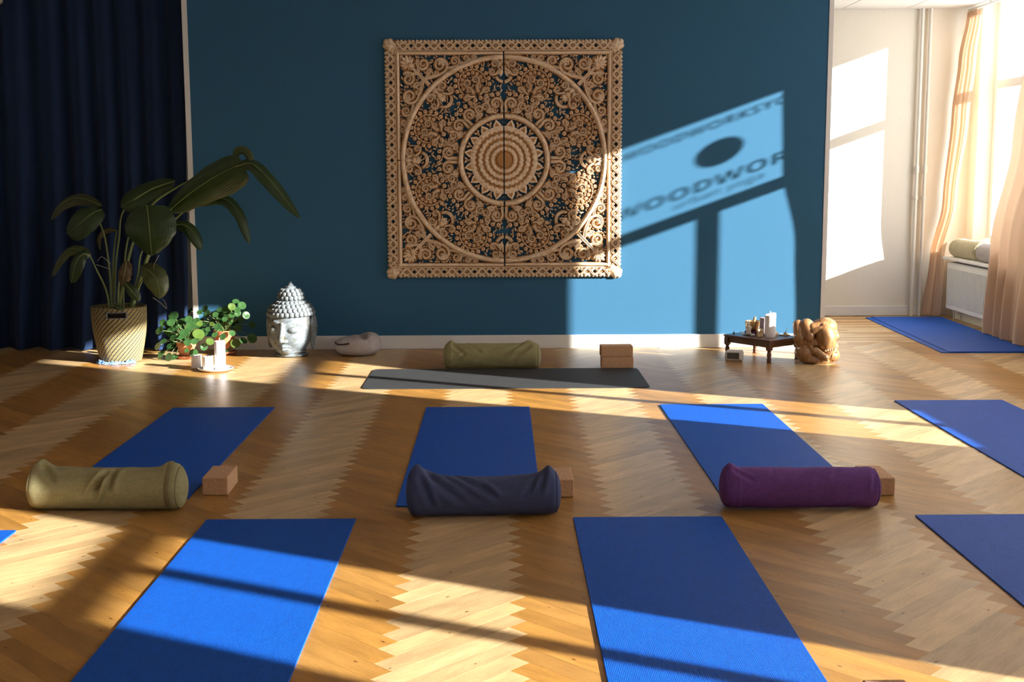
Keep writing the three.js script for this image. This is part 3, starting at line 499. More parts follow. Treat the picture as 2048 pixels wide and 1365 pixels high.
  function layer(r, a) { const N = [0, 16, 24, 30, 36]; for (let i = 0; i < 5; i++) { const cut = LAY[i] * (1 - (i ? 0.055 * (1 - Math.pow(Math.abs(Math.cos(a * N[i] / 2)), 0.35)) : 0)); if (r <= cut || i === 4) { const lo = i ? LAY[i - 1] * (1 - (i - 1 ? 0.055 * (1 - Math.pow(Math.abs(Math.cos(a * N[i - 1] / 2)), 0.35)) : 0)) : 0; return [i, clamp((r - lo) / (cut - lo)), Math.abs(Math.cos(a * N[i] / 2))]; } } }
  function lotus(r, a, s) { const [i, f] = layer(r, a); const z = 0.018 + [0.034, 0.030, 0.026, 0.022, 0.016][i] + (i ? -0.008 + 0.011 * smooth(0, 0.6, f) - 0.004 * smooth(0.8, 1, f) : 0.006 * Math.sqrt(Math.max(0, 1 - f * f))); let x = Math.cos(a) * r, y = Math.sin(a) * r; if (s === 0) x = Math.min(x, -0.0045); else x = Math.max(x, 0.0045); return [x, y, z]; }
  function lotusTone(r, a) { const [i, f, c] = layer(r, a), t = i ? smooth(0.40, 0.47, f + 0.12 * (1 - c)) : 0, n = noise(Math.cos(a) * 40 + r * 60, Math.sin(a) * 40), w = brushed(PALE, n); return [0, 1, 2].map(k => lerp(BARE[k] * (1 + 0.3 * n), w[k], t)); }   // each ring of petals is stained brown inside and washed along its scalloped rim
  { // pointed petals round the lotus
    const out = [[0.252, -0.034], [0.275, -0.03], [0.315, 0], [0.275, 0.03], [0.252, 0.034]];
    const pos = [], col = [], push = (p, z, c) => { pos.push(p[0], p[1], z); col.push(...c); };
    const T = (a, za, ca, b, zb, cb, c, zc, cc) => { push(a, za, ca); push(b, zb, cb); push(c, zc, cc); };
    const inn = [[0.262, -0.018], [0.300, 0], [0.262, 0.018]], n = out.length;
    const ringO = [out[0], out[1], out[2], out[3], out[4]], ringI = [inn[0], inn[0], inn[1], inn[2], inn[2]];
    for (let i = 0; i < n - 1; i++) { T(ringO[i], 0.03, PALE, ringO[i + 1], 0.03, PALE, ringI[i], 0.034, PALE); T(ringO[i + 1], 0.03, PALE, ringI[i + 1], 0.034, PALE, ringI[i], 0.034, PALE); T(ringO[i], 0.008, PALE, ringO[i + 1], 0.008, PALE, ringO[i], 0.03, PALE); T(ringO[i + 1], 0.008, PALE, ringO[i + 1], 0.03, PALE, ringO[i], 0.03, PALE); }
    T(inn[0], 0.034, MID, inn[1], 0.034, MID, inn[2], 0.034, MID); T([0.262, -0.018], 0.0345, BARE, [0.297, 0], 0.0345, BARE, [0.262, 0.018], 0.0345, BARE);
    const g = new THREE.BufferGeometry(); g.setAttribute('position', new THREE.Float32BufferAttribute(pos, 3)); g.setAttribute('color', new THREE.Float32BufferAttribute(col, 3)); g.setAttribute('uv', new THREE.Float32BufferAttribute(pos.filter((_, i) => i % 3 < 2), 2)); g.computeVertexNormals();
    const bud = merge([dome(0.297, 0.012, 0.014, 0.012, 0.016, PALE, 0.008, 0, 0.5), dome(0.297, -0.012, 0.014, 0.012, 0.016, PALE, 0.008, 0, -0.5), dome(0.283, 0, 0.02, 0.012, 0.014, MID, 0.01)]);
    for (let k = 0; k < 16; k++) { const a = (k + 0.5) * Math.PI / 8; put('petal', g, a); mark([[0.27, 0]], 0.03, a); if (k !== 3 && k !== 11) put('bud', bud, a + Math.PI / 16); mark([[0.29, 0]], 0.008, a + Math.PI / 16); }
  }
  /* rosettes: a full circle, and a double arch in each of eight lobes */
  const ros = merge([...Array.from({ length: 6 }, (_, i) => { const [x, y] = rot(0.0095, 0, i * Math.PI / 3); return dome(x, y, 0.0062, 0.02, 0.013, PALE); }), dome(0, 0, 0.0055, 0.024, 0.010, BARE), dome(0, 0, 0.015, 0.008, 0.018, MID)]);
  const rosette = (x, y, s = 1) => { if (Math.abs(x) < 0.016) return; const m = mesh('rosette', ros, M.carved, P); m.position.set(x, y, 0); m.scale.set(s, s, 1); samples.push([x, y, 0.0185]); };
  for (let i = 0; i < 70; i++) { const [x, y] = rot(0.508, 0, (i + 0.5) / 70 * 2 * Math.PI); rosette(x, y, 1.05); }
  const LC = 0.632;
  for (const k of K8) {
    const a = k + Math.PI / 8, [lx, ly] = rot(LC, 0, a);
    for (let i = -6; i <= 6; i++) { const [x, y] = rot(0.132, 0, a + i * 0.33); if (Math.hypot(lx + x, ly + y) < 0.768) rosette(lx + x, ly + y, 0.95); }
    for (let i = -4; i <= 4; i++) { const [x, y] = rot(0.082, 0, a + i * 0.42); rosette(lx + x, ly + y, 0.8); }
  }
  { // garland of leaves between the arches
    const g = []; for (let i = 0; i <= 26; i++) { const b = lerp(-2.0, 2.0, i / 26), [x, y] = rot(0.108, 0, b); g.push(dome(LC + x, y, 0.0115, 0.014, 0.018, i % 2 ? PALE : MID, 0.0048, 0, b + Math.PI / 2 + (i % 2 ? 0.6 : -0.6))); }
    g.push(ribbon(arc(LC, 0, 0.108, -2.05, 2.05, 40), 0.0032, 0.012, 0.018)); const gg = merge(g);
    for (const k of K8) { put('leaf_garland', gg, k + Math.PI / 8); mark(arc(LC, 0, 0.108, -2.05, 2.05, 60), 0.0085, k + Math.PI / 8); }
  }
  /* scrolls within the lobes */
  mirrored(s => {
    const A = K8.map(k => k + Math.PI / 8);
    scrollAt(LC + 0.018, s * 0.033, 0.031, s * 2.6, -s, [LC - 0.07, s * 0.012], 0.0062, A);
    scrollAt(LC - 0.035, s * 0.040, 0.024, s * -2.2, s, [LC - 0.08, s * 0.02], 0.0058, A);
    scrollAt(LC - 0.078, s * 0.075, 0.026, s * 2.0, s, [LC - 0.1, s * 0.02], 0.006, A);
  });
  /* palmettes between the lobes and the hooked bands under them */
  {
    const g = merge([...leafFan(0.688, 0, 0.05, Math.PI, 7), dome(0.7, 0, 0.022, 0.02, 0.022, MID, 0.026), ribbon([[0.765, 0], [0.735, 0], [0.705, 0]], t => 0.016 - 0.009 * t, 0.012, 0.026)]);
    const hook = ribbon(arc(0.66, 0, 0.062, Math.PI - 1.15, Math.PI + 1.15, 26), t => 0.012 - 0.004 * Math.abs(2 * t - 1), 0.016, 0.026);
    for (const k of K8) { const bend = [[0.62, -0.055], [0.64, 0], [0.62, 0.055]]; const onGap = Math.abs(Math.cos(k)) < 0.01; if (!onGap) { put('palmette', g, k); put('hooked_band', hook, k); } else { for (const s of [-1, 1]) put('palmette', merge([...[0, 1, 2].map(i => { const a = Math.PI - s * (0.42 + i * 0.42); return dome(0.688 + Math.cos(a) * 0.03, s * 0.006 + Math.sin(a) * 0.03, 0.025, 0.022, 0.012, PALE, 0.009, 0, a); }), dome(0.7, s * 0.014, 0.022, 0.02, 0.02, MID, 0.009), ribbon(arc(0.66, 0, 0.062, Math.PI + s * 0.1, Math.PI + s * 1.15, 14), 0.011, 0.016, 0.026)]), k); } mark([[0.7, 0.014], [0.7, -0.014], [0.68, 0.02], [0.68, -0.02], [0.74, 0.012], [0.74, -0.012]], 0.02, k); mark(arc(0.66, 0, 0.062, Math.PI - 1.15, Math.PI + 1.15, 30), 0.015, k); void bend; }
    mirrored(s => { scrollAt(0.735, s * 0.066, 0.034, -s * 2.2, s, [0.758, s * 0.012], 0.0072, K8); scrollAt(0.675, s * 0.088, 0.024, s * 3.0, -s, [0.7, s * 0.03], 0.006, K8); });
  }
  /* scrolls between the inner ring and the rosette circle */
  mirrored(s => {
    scrollAt(0.432, s * 0.06, 0.049, -s * 1.8, s, [0.365, s * 0.014], 0.0082, K8);
    scrollAt(0.408, s * 0.142, 0.036, -s * 2.6, s, [0.365, s * 0.09], 0.0072, K8);
    scrollAt(0.466, s * 0.128, 0.021, s * 2.4, -s, [0.44, s * 0.115], 0.0055, K8);
    scrollAt(0.378, s * 0.094, 0.017, s * 0.6, -s, [0.36, s * 0.06], 0.005, K8);
  });
  { const tuft = s => merge(leafFan(0.435, s * 0.062, 0.036, Math.PI * 0.8 * s + (s < 0 ? 0 : 0), 4)); for (const s of [1, -1]) for (const k of K8) put('leaf_tuft', tuft(s), k); }
  /* corner spandrels, built for the corner at 45 degrees */
  {
    const C = K4.map(k => k), c = 0.735;                                    // corner flower near (c, c)
    const fl = merge([...leafFan(c - 0.01, c - 0.01, 0.085, Math.PI / 4, 7), ...leafFan(c - 0.005, c - 0.005, 0.055, Math.PI / 4 + Math.PI, 5), dome(c - 0.015, c - 0.015, 0.026, 0.022, 0.024, MID)]);
    const stem = ribbon([[0.575, 0.575], [0.62, 0.62], [0.67, 0.67], [0.71, 0.71]], t => 0.016 - 0.006 * t, 0.012, 0.026);
    for (const k of C) { put('corner_flower', fl, k); put('corner_stem', stem, k); mark(arc(c, c, 0.03, 0, 6.3, 8), 0.035, k); mark([[0.6, 0.6], [0.64, 0.64], [0.68, 0.68]], 0.018, k); }
    const both = (x, y, R, a0, h, from, w) => { scrollAt(x, y, R, a0, h, from, w, C); scrollAt(y, x, R, Math.PI / 2 - a0, -h, from && [from[1], from[0]], w, C); };
    both(0.735, 0.62, 0.052, 1.2, 1, [0.66, 0.66], 0.0082);
    both(0.725, 0.49, 0.062, -2.6, 1, [0.625, 0.615], 0.009);
    both(0.66, 0.565, 0.032, 0.2, 1, [0.63, 0.6], 0.007);
    both(0.755, 0.375, 0.04, -2.8, 1, [0.7, 0.43], 0.0078);
    both(0.775, 0.29, 0.026, -2.8, 1, [0.735, 0.34], 0.0065);
    both(0.785, 0.232, 0.019, -2.8, 1, [0.77, 0.265], 0.0055);
    both(0.665, 0.515, 0.016, 1.5, -1, [0.64, 0.56], 0.005);
    const t1 = merge(leafFan(0.725, 0.49, 0.055, -0.6, 5)), t2 = merge(leafFan(0.49, 0.725, 0.055, Math.PI / 2 + 0.6, 5)); for (const k of C) { put('leaf_tuft', t1, k); put('leaf_tuft', t2, k); mark([[0.74, 0.48], [0.48, 0.74]], 0.03, k); }
  }
  /* frame mouldings and woven border */
  for (const k of K4) for (const s of [-1, 1]) {
    const onGap = k % Math.PI < 0.1 ? false : true;
    const g0 = 0.005, p = [[0.817, s * g0], [0.817, s * 0.4], [0.817, s * 0.832]]; void onGap;
    put('frame_moulding', ribbon(p, 0.0135, 0.006, 0.034, ROD), k); mark(Array.from({ length: 60 }, (_, i) => [0.817, s * (g0 + i * 0.0139)]), 0.016, k);
  }
  const pitch = 1.66 / 14;
  {
    const wave = (s) => Array.from({ length: 17 }, (_, i) => [0.872 + s * 0.024 * Math.cos(i / 16 * 2 * Math.PI), (i / 16 - 0.5) * (pitch - 0.001)]);
    const link = merge([ribbon(wave(1), 0.0095, 0.012, 0.026), ribbon(wave(-1), 0.0095, 0.010, 0.024), dome(0.872, 0, 0.012, 0.012, 0.016, MID, 0.010), dome(0.848, pitch * 0.46, 0.010, 0.008, 0.012, MID), dome(0.848, -pitch * 0.46, 0.010, 0.008, 0.012, MID),
      ...[-0.375, -0.125, 0.125, 0.375].map(f => dome(0.906, f * pitch, 0.013, 0.008, 0.022, PALE, 0.0135)), ribbon([[0.9, -pitch * 0.499], [0.9, pitch * 0.499]], 0.006, 0.006, 0.016, ROD), ribbon([[0.838, -pitch * 0.499], [0.838, pitch * 0.499]], 0.007, 0.006, 0.02, ROD)]);
    for (const k of K4) for (let i = 0; i < 14; i++) { const m = put('border_link', link, k), d = (i - 6.5) * pitch; m.position.set(-Math.sin(k) * d, Math.cos(k) * d, 0); mark([...wave(1), ...wave(-1)].map(([x, y]) => [x, y + d]), 0.0125, k); mark([-0.375, -0.125, 0.125, 0.375].map(f => [0.904, f * pitch + d]), 0.012, k); mark([-0.4, -0.2, 0, 0.2, 0.4].map(f => [0.838, f * pitch + d]), 0.013, k); }
    const corner = merge([dome(0.872, 0.872, 0.052, 0.006, 0.034, PALE, 0.052, 4, 0), dome(0.835, 0.835, 0.014, 0.02, 0.02, MID), dome(0.893, 0.893, 0.035, 0.006, 0.026, PALE, 0.03, 0, Math.PI / 4), ...leafFan(0.83, 0.83, 0.06, Math.PI / 4, 5)]);
    for (const k of K4) { put('corner_leaf', corner, k); mark(arc(0.872, 0.872, 0.025, 0, 6.3, 8), 0.026, k); }
  }
  { // small leaves that fill the openings between the scrolls, too fine to tell apart singly
    const r = rng(99), g = [[], []], add = [], bins = new Map(), key = (x, y) => Math.floor(x / 0.06) * 1000 + Math.floor(y / 0.06);
    for (const q of samples) { const k = key(q[0], q[1]); bins.has(k) ? bins.get(k).push(q) : bins.set(k, [q]); }
    const far = (x, y) => { let m = 1; for (let i = -1; i <= 1; i++) for (let j = -1; j <= 1; j++) for (const q of bins.get(key(x + i * 0.06, y + j * 0.06)) ?? []) { const d = Math.hypot(q[0] - x, q[1] - y) - q[2]; if (d < m) m = d; } return m; };
    for (let t = 0; t < 5200; t++) {
      const x = (r() * 2 - 1) * 0.8, y = (r() * 2 - 1) * 0.8, R = Math.hypot(x, y); if (Math.abs(x) < 0.014 || R < 0.36) continue;
      const d = far(x, y); if (d < 0.004 || d > 0.05) continue; let ok = true; for (const q of add) if (Math.hypot(q[0] - x, q[1] - y) < 0.0128) { ok = false; break; } if (!ok) continue;
      const a = Math.atan2(y, x) + (r() - 0.5) * 2.4, l = 0.009 + 0.007 * r(); add.push([x, y]);
      g[x < 0 ? 0 : 1].push(dome(x, y, l, 0.010, 0.012 + 0.01 * r(), r() < 0.6 ? PALE : MID, l * 0.42, 0, a));
    }
    for (const [x, y] of add) samples.push([x, y, 0.0068]);
    for (const k of g) put('filler_leaves', merge(k)).userData.kind = 'stuff';
  }
  { // pierced ground board behind the relief, in two halves
    const c = 0.005, N = Math.ceil(1.86 / c), lo = -0.93, d = new Float32Array(N * N).fill(1);
    for (const [x, y, r] of samples) { const i0 = Math.floor((x - r - lo) / c) , i1 = Math.ceil((x + r - lo) / c), j0 = Math.floor((y - r - lo) / c), j1 = Math.ceil((y + r - lo) / c); for (let j = Math.max(0, j0); j <= Math.min(N - 1, j1); j++) for (let i = Math.max(0, i0); i <= Math.min(N - 1, i1); i++) { const q = Math.hypot(lo + (i + 0.5) * c - x, lo + (j + 0.5) * c - y) - r; if (q < d[j * N + i]) d[j * N + i] = q; } }
    const on = (i, j, s) => i >= 0 && j >= 0 && i < N && j < N && d[j * N + i] < 0 && (s ? lo + i * c >= 0.0045 : lo + (i + 1) * c <= -0.0045);
    for (const s of [0, 1]) {
      const pos = [], col = [], q = (a, b, e, f) => { for (const p of [a, b, e, a, e, f]) { pos.push(...p); const k = 0.95 + 0.35 * noise(p[0] * 25, p[1] * 25); col.push(BARE[0] * k, BARE[1] * k, BARE[2] * k); } }, zt = 0.017, zb = 0.003;
      for (let j = 0; j < N; j++) for (let i = 0; i < N; i++) if (on(i, j, s)) {
        const x0 = lo + i * c, x1 = x0 + c, y0 = lo + j * c, y1 = y0 + c; q([x0, y0, zt], [x1, y0, zt], [x1, y1, zt], [x0, y1, zt]);
        if (!on(i - 1, j, s)) q([x0, y0, zb], [x0, y0, zt], [x0, y1, zt], [x0, y1, zb]); if (!on(i + 1, j, s)) q([x1, y0, zt], [x1, y0, zb], [x1, y1, zb], [x1, y1, zt]);
        if (!on(i, j - 1, s)) q([x0, y0, zb], [x1, y0, zb], [x1, y0, zt], [x0, y0, zt]); if (!on(i, j + 1, s)) q([x0, y1, zt], [x1, y1, zt], [x1, y1, zb], [x0, y1, zb]);
      }
      const g = new THREE.BufferGeometry(); g.setAttribute('position', new THREE.Float32BufferAttribute(pos, 3)); g.setAttribute('color', new THREE.Float32BufferAttribute(col, 3)); g.setAttribute('uv', new THREE.Float32BufferAttribute(pos.filter((_, i) => i % 3 < 2), 2)); g.computeVertexNormals(); put('pierced_board', g);
    }
  }
}

/* ------------------------------------------------------------------ stone head */
{
  const stoneTone = tex(256, (u, v) => { const k = 0.88 + 0.25 * tnoise(u, v, 60) + 0.2 * tnoise(u, v, 14, 3); return [k, k, k]; }, { srgb: true, repeat: [4, 4] });
  M.stone = std(lin(1, 1, 1), 0.85, { vertexColors: true, map: stoneTone, bumpMap: stoneTone, bumpScale: 0.0008 });
  const patina = (x, y, z) => { const t = smooth(0.02, 0.3, fbm(x * 14, y * 14, z * 14)), s = smooth(0.1, 0.35, fbm(x * 30 + 5, y * 30, z * 30)); return [lerp(0.19, 0.15, t) * (1 - 0.2 * s), lerp(0.228, 0.145, t) * (1 - 0.2 * s), lerp(0.258, 0.12, t) * (1 - 0.25 * s)]; };
  const H = thing('stone_bust', 'grey stone head sculpture with curled hair and closed eyes by the skirting board', 'sculpture', [-1.615, 0, -9.45], -0.2);
  const head = (x, y, z) => {
    const ax = Math.abs(x);
    let d = smin(ell(x, y, z, [0, 0.235, -0.01], [0.163, 0.2, 0.175]), ell(x, y, z, [0, 0.14, 0.012], [0.138, 0.125, 0.145]), 0.05);
    d = smin(d, ell(x, y, z, [0, 0.058, 0.108], [0.05, 0.035, 0.042]), 0.04);
    d = smin(d, ell(ax, y, z, [0.07, 0.145, 0.085], [0.058, 0.062, 0.065]), 0.035);
    d = smin(d, Math.min(cap(ax, y, z, [0.014, 0.256, 0.166], [0.07, 0.279, 0.146], 0.009, 0.009), cap(ax, y, z, [0.07, 0.279, 0.146], [0.128, 0.256, 0.1], 0.009, 0.006)), 0.02);
    d = smin(d, cap(x, y, z, [0, 0.255, 0.168], [0, 0.143, 0.2], 0.011, 0.021), 0.022);
    d = smin(d, ell(ax, y, z, [0.022, 0.134, 0.176], [0.016, 0.014, 0.02]), 0.012);
    d = smin(d, ell(ax, y, z, [0.069, 0.217, 0.136], [0.046, 0.029, 0.034]), 0.008);
    d = smax(d, -Math.min(cap(ax, y, z, [0.028, 0.2, 0.176], [0.07, 0.191, 0.176], 0.0035, 0.0045), cap(ax, y, z, [0.07, 0.191, 0.176], [0.114, 0.203, 0.15], 0.0045, 0.003)), 0.006);
    d = smin(d, Math.min(cap(ax, y, z, [0, 0.094, 0.166], [0.044, 0.09, 0.146], 0.0115, 0.006), cap(ax, y, z, [0, 0.07, 0.16], [0.032, 0.073, 0.15], 0.0125, 0.007)), 0.01);
    d = smax(d, -cap(ax, y, z, [0, 0.082, 0.178], [0.048, 0.087, 0.153], 0.0028, 0.002), 0.004);
    d = smin(d, ell(x, y, z, [0, 0.268, 0.178], [0.012, 0.012, 0.01]), 0.004);
    return d;
  };
  const body = (x, y, z) => {
    const ax = Math.abs(x);
    let d = head(x, y, z);
    let n = smin(ell(x, y, z, [0, 0.012, -0.005], [0.13, 0.02, 0.125]), ell(x, y, z, [0, 0.04, -0.008], [0.12, 0.018, 0.115]), 0.008); n = smin(n, ell(x, y, z, [0, 0.07, -0.02], [0.11, 0.05, 0.105]), 0.01);
    d = smin(d, n, 0.012);
    let e = smax(ell(ax, y, z, [0.178, 0.225, -0.03], [0.022, 0.1, 0.05]), -ell(ax, y, z, [0.196, 0.235, -0.018], [0.016, 0.07, 0.026]), 0.008); e = smin(e, ell(ax, y, z, [0.172, 0.115, -0.018], [0.017, 0.062, 0.026]), 0.02);
    d = smin(d, e, 0.014);
    const hair = smax(ell(x, y, z, [0, 0.318, -0.022], [0.172, 0.122, 0.186]), 0.312 - y - 0.15 * Math.max(0, -z), 0.006);
    d = smin(d, hair, 0.004); d = smin(d, ell(x, y, z, [0, 0.452, -0.03], [0.092, 0.078, 0.092]), 0.01);
    d = smin(d, cap(x, y, z, [0, 0.515, -0.03], [0, 0.562, -0.03], 0.042, 0.009), 0.008);
    d = smin(d, Math.abs(Math.hypot(x, z + 0.03) - 0.036) < 0.02 ? Math.hypot(Math.hypot(x, z + 0.03) - 0.037, y - 0.53) - 0.006 : 1, 0.004);
    return smax(d, -y, 0.004);
  };
  mesh('head', surfaceNets(body, [-0.215, -0.012, -0.225], [0.215, 0.585, 0.235], 0.0048, patina), M.stone, H);
  const curl = lathe([[0, 0.0145], [0.004, 0.014], [0.0065, 0.0118], [0.008, 0.0128], [0.0135, 0.0105], [0.0178, 0.004], [0.0188, -0.004]].reverse(), 10); curl.rotateX(Math.PI / 2);
  { const n = curl.attributes.position.count, c = new Float32Array(n * 3); for (let i = 0; i < n; i++) c.set([0.19, 0.22, 0.24], i * 3); curl.setAttribute('color', new THREE.BufferAttribute(c, 3)); }
  const rowOn = (c, r, y, count, off) => { const f = Math.sqrt(Math.max(0.02, 1 - ((y - c[1]) / r[1]) ** 2)); for (let i = 0; i < count; i++) { const a = (i + off) / count * 2 * Math.PI, x = Math.sin(a) * r[0] * f, z = c[2] + Math.cos(a) * r[2] * f; if (z < -0.15) continue; const n = V3(x / r[0] ** 2, (y - c[1]) / r[1] ** 2, (z - c[2]) / r[2] ** 2).normalize(), m = mesh('hair_curl', curl, M.stone, H); m.position.set(x, y, z); m.quaternion.setFromUnitVectors(V3(0, 0, 1), n); } };
  [[0.33, 30, 0], [0.361, 28, 0.5], [0.39, 25, 0], [0.414, 21, 0.5]].forEach(([y, n, o]) => rowOn([0, 0.318, -0.022], [0.172, 0.122, 0.186], y, n, o));
  [[0.447, 17, 0], [0.477, 15, 0.5], [0.503, 12, 0]].forEach(([y, n, o]) => rowOn([0, 0.452, -0.03], [0.092, 0.078, 0.092], y, n, o));
}

/* ------------------------------------------------------------------ carved crouching figure */
{
  const grain = tex(256, (u, v) => { const w = u * 10 + 1.2 * tnoise(u, v, 6), k = 0.88 + 0.07 * Math.sin(w * 6.283) + 0.14 * tnoise(u, v * 0.3, 60); return [k, k * 0.96, k * 0.9]; }, { srgb: true, repeat: [3, 3] });
  const figureWood = phy(lin(0.40, 0.225, 0.105), 0.36, { map: grain, clearcoat: 0.5, clearcoatRoughness: 0.25 });
  const F = thing('crouching_figure', 'polished wooden carving of a crouched figure hiding its face beside the low table', 'sculpture', [2.305, 0, -9.0], -0.05);
  const f = (x, y, z) => {
    let d = ell(x, y, z, [0.0, 0.17, -0.03], [0.11, 0.13, 0.08]);                                   // back
    d = smin(d, ell(x, y, z, [0.072, 0.262, -0.015], [0.088, 0.066, 0.075]), 0.03);                 // far shoulder
    const K = 0.005;
    d = smin(d, ell(x * 0.985 + y * 0.17, y * 0.985 - x * 0.17, z, [0.094, 0.18, 0.068], [0.074, 0.108, 0.072]), K);   // bowed bald head
    d = smin(d, cap(x, y, z, [-0.128, 0.275, 0.0], [-0.13, 0.215, 0.025], 0.04, 0.034), K);         // upper arm behind
    d = smin(d, cap(x, y, z, [-0.07, 0.27, 0.015], [-0.058, 0.195, 0.07], 0.055, 0.036), K);        // upper arm in front
    d = smin(d, cap(x, y, z, [-0.058, 0.195, 0.075], [-0.052, 0.178, 0.085], 0.03, 0.012), 0.02);
    d = smin(d, cap(x, y, z, [-0.03, 0.262, 0.05], [0.045, 0.283, 0.058], 0.036, 0.028), K);        // forearm over the head
    d = smin(d, cap(x, y, z, [-0.03, 0.24, 0.075], [0.02, 0.258, 0.09], 0.026, 0.022), K);
    d = smin(d, ell(x, y, z, [0.038, 0.288, 0.085], [0.012, 0.012, 0.012]), 0.004);
    d = smin(d, ell(x, y, z, [-0.122, 0.185, 0.03], [0.046, 0.042, 0.05]), K);                      // elbow
    d = smin(d, cap(x, y, z, [-0.12, 0.15, 0.03], [-0.02, 0.155, 0.07], 0.034, 0.03), K);           // lower forearm
    d = smin(d, cap(x, y, z, [0.125, 0.235, 0.0], [0.138, 0.195, 0.02], 0.03, 0.032), 0.012);       // far elbow
    d = smin(d, ell(x, y, z, [0.132, 0.12, 0.015], [0.036, 0.034, 0.05]), K);
    d = smin(d, ell(x, y, z, [-0.078, 0.078, 0.035], [0.078, 0.064, 0.085]), K);                    // thigh
    d = smin(d, ell(x, y, z, [0.098, 0.062, 0.04], [0.075, 0.058, 0.085]), K);                      // other thigh
    d = smin(d, cap(x, y, z, [-0.055, 0.04, 0.08], [0.06, 0.03, 0.09], 0.036, 0.03), K);            // shin
    d = smin(d, cap(x, y, z, [-0.015, 0.1, 0.105], [0.045, 0.05, 0.122], 0.026, 0.028), K);         // foot
    for (let i = 0; i < 4; i++) d = smin(d, cap(x, y, z, [0.03 + i * 0.006, 0.083 - i * 0.012, 0.118], [0.052 + i * 0.004, 0.066 - i * 0.011, 0.135], 0.009, 0.008), 0.004);
    d = smin(d, cap(x, y, z, [-0.05, 0.118, 0.09], [-0.032, 0.1, 0.112], 0.02, 0.021), 0.006);      // hand on the foot
    for (let i = 0; i < 3; i++) d = smax(d, -(Math.hypot(x - (0.088 + i * 0.03) - (y - 0.06) * 0.35, (z - 0.125 + i * 0.022)) - 0.0045), 0.006);   // grooves between toes
    for (let i = 0; i < 5; i++) d = smin(d, ell(x, y, z, [0.05 + i * 0.017, 0.1 + 0.003 * i, 0.118 - i * 0.005], [0.009, 0.009, 0.01]), 0.003);
    d = smin(d, ell(x, y, z, [0.0, 0.022, 0.02], [0.12, 0.024, 0.1]), 0.015);
    return smax(d, -y, 0.006);
  };
  const g = surfaceNets(f, [-0.185, -0.01, -0.13], [0.19, 0.35, 0.165], 0.0042); mesh('body', g, figureWood, F);
}

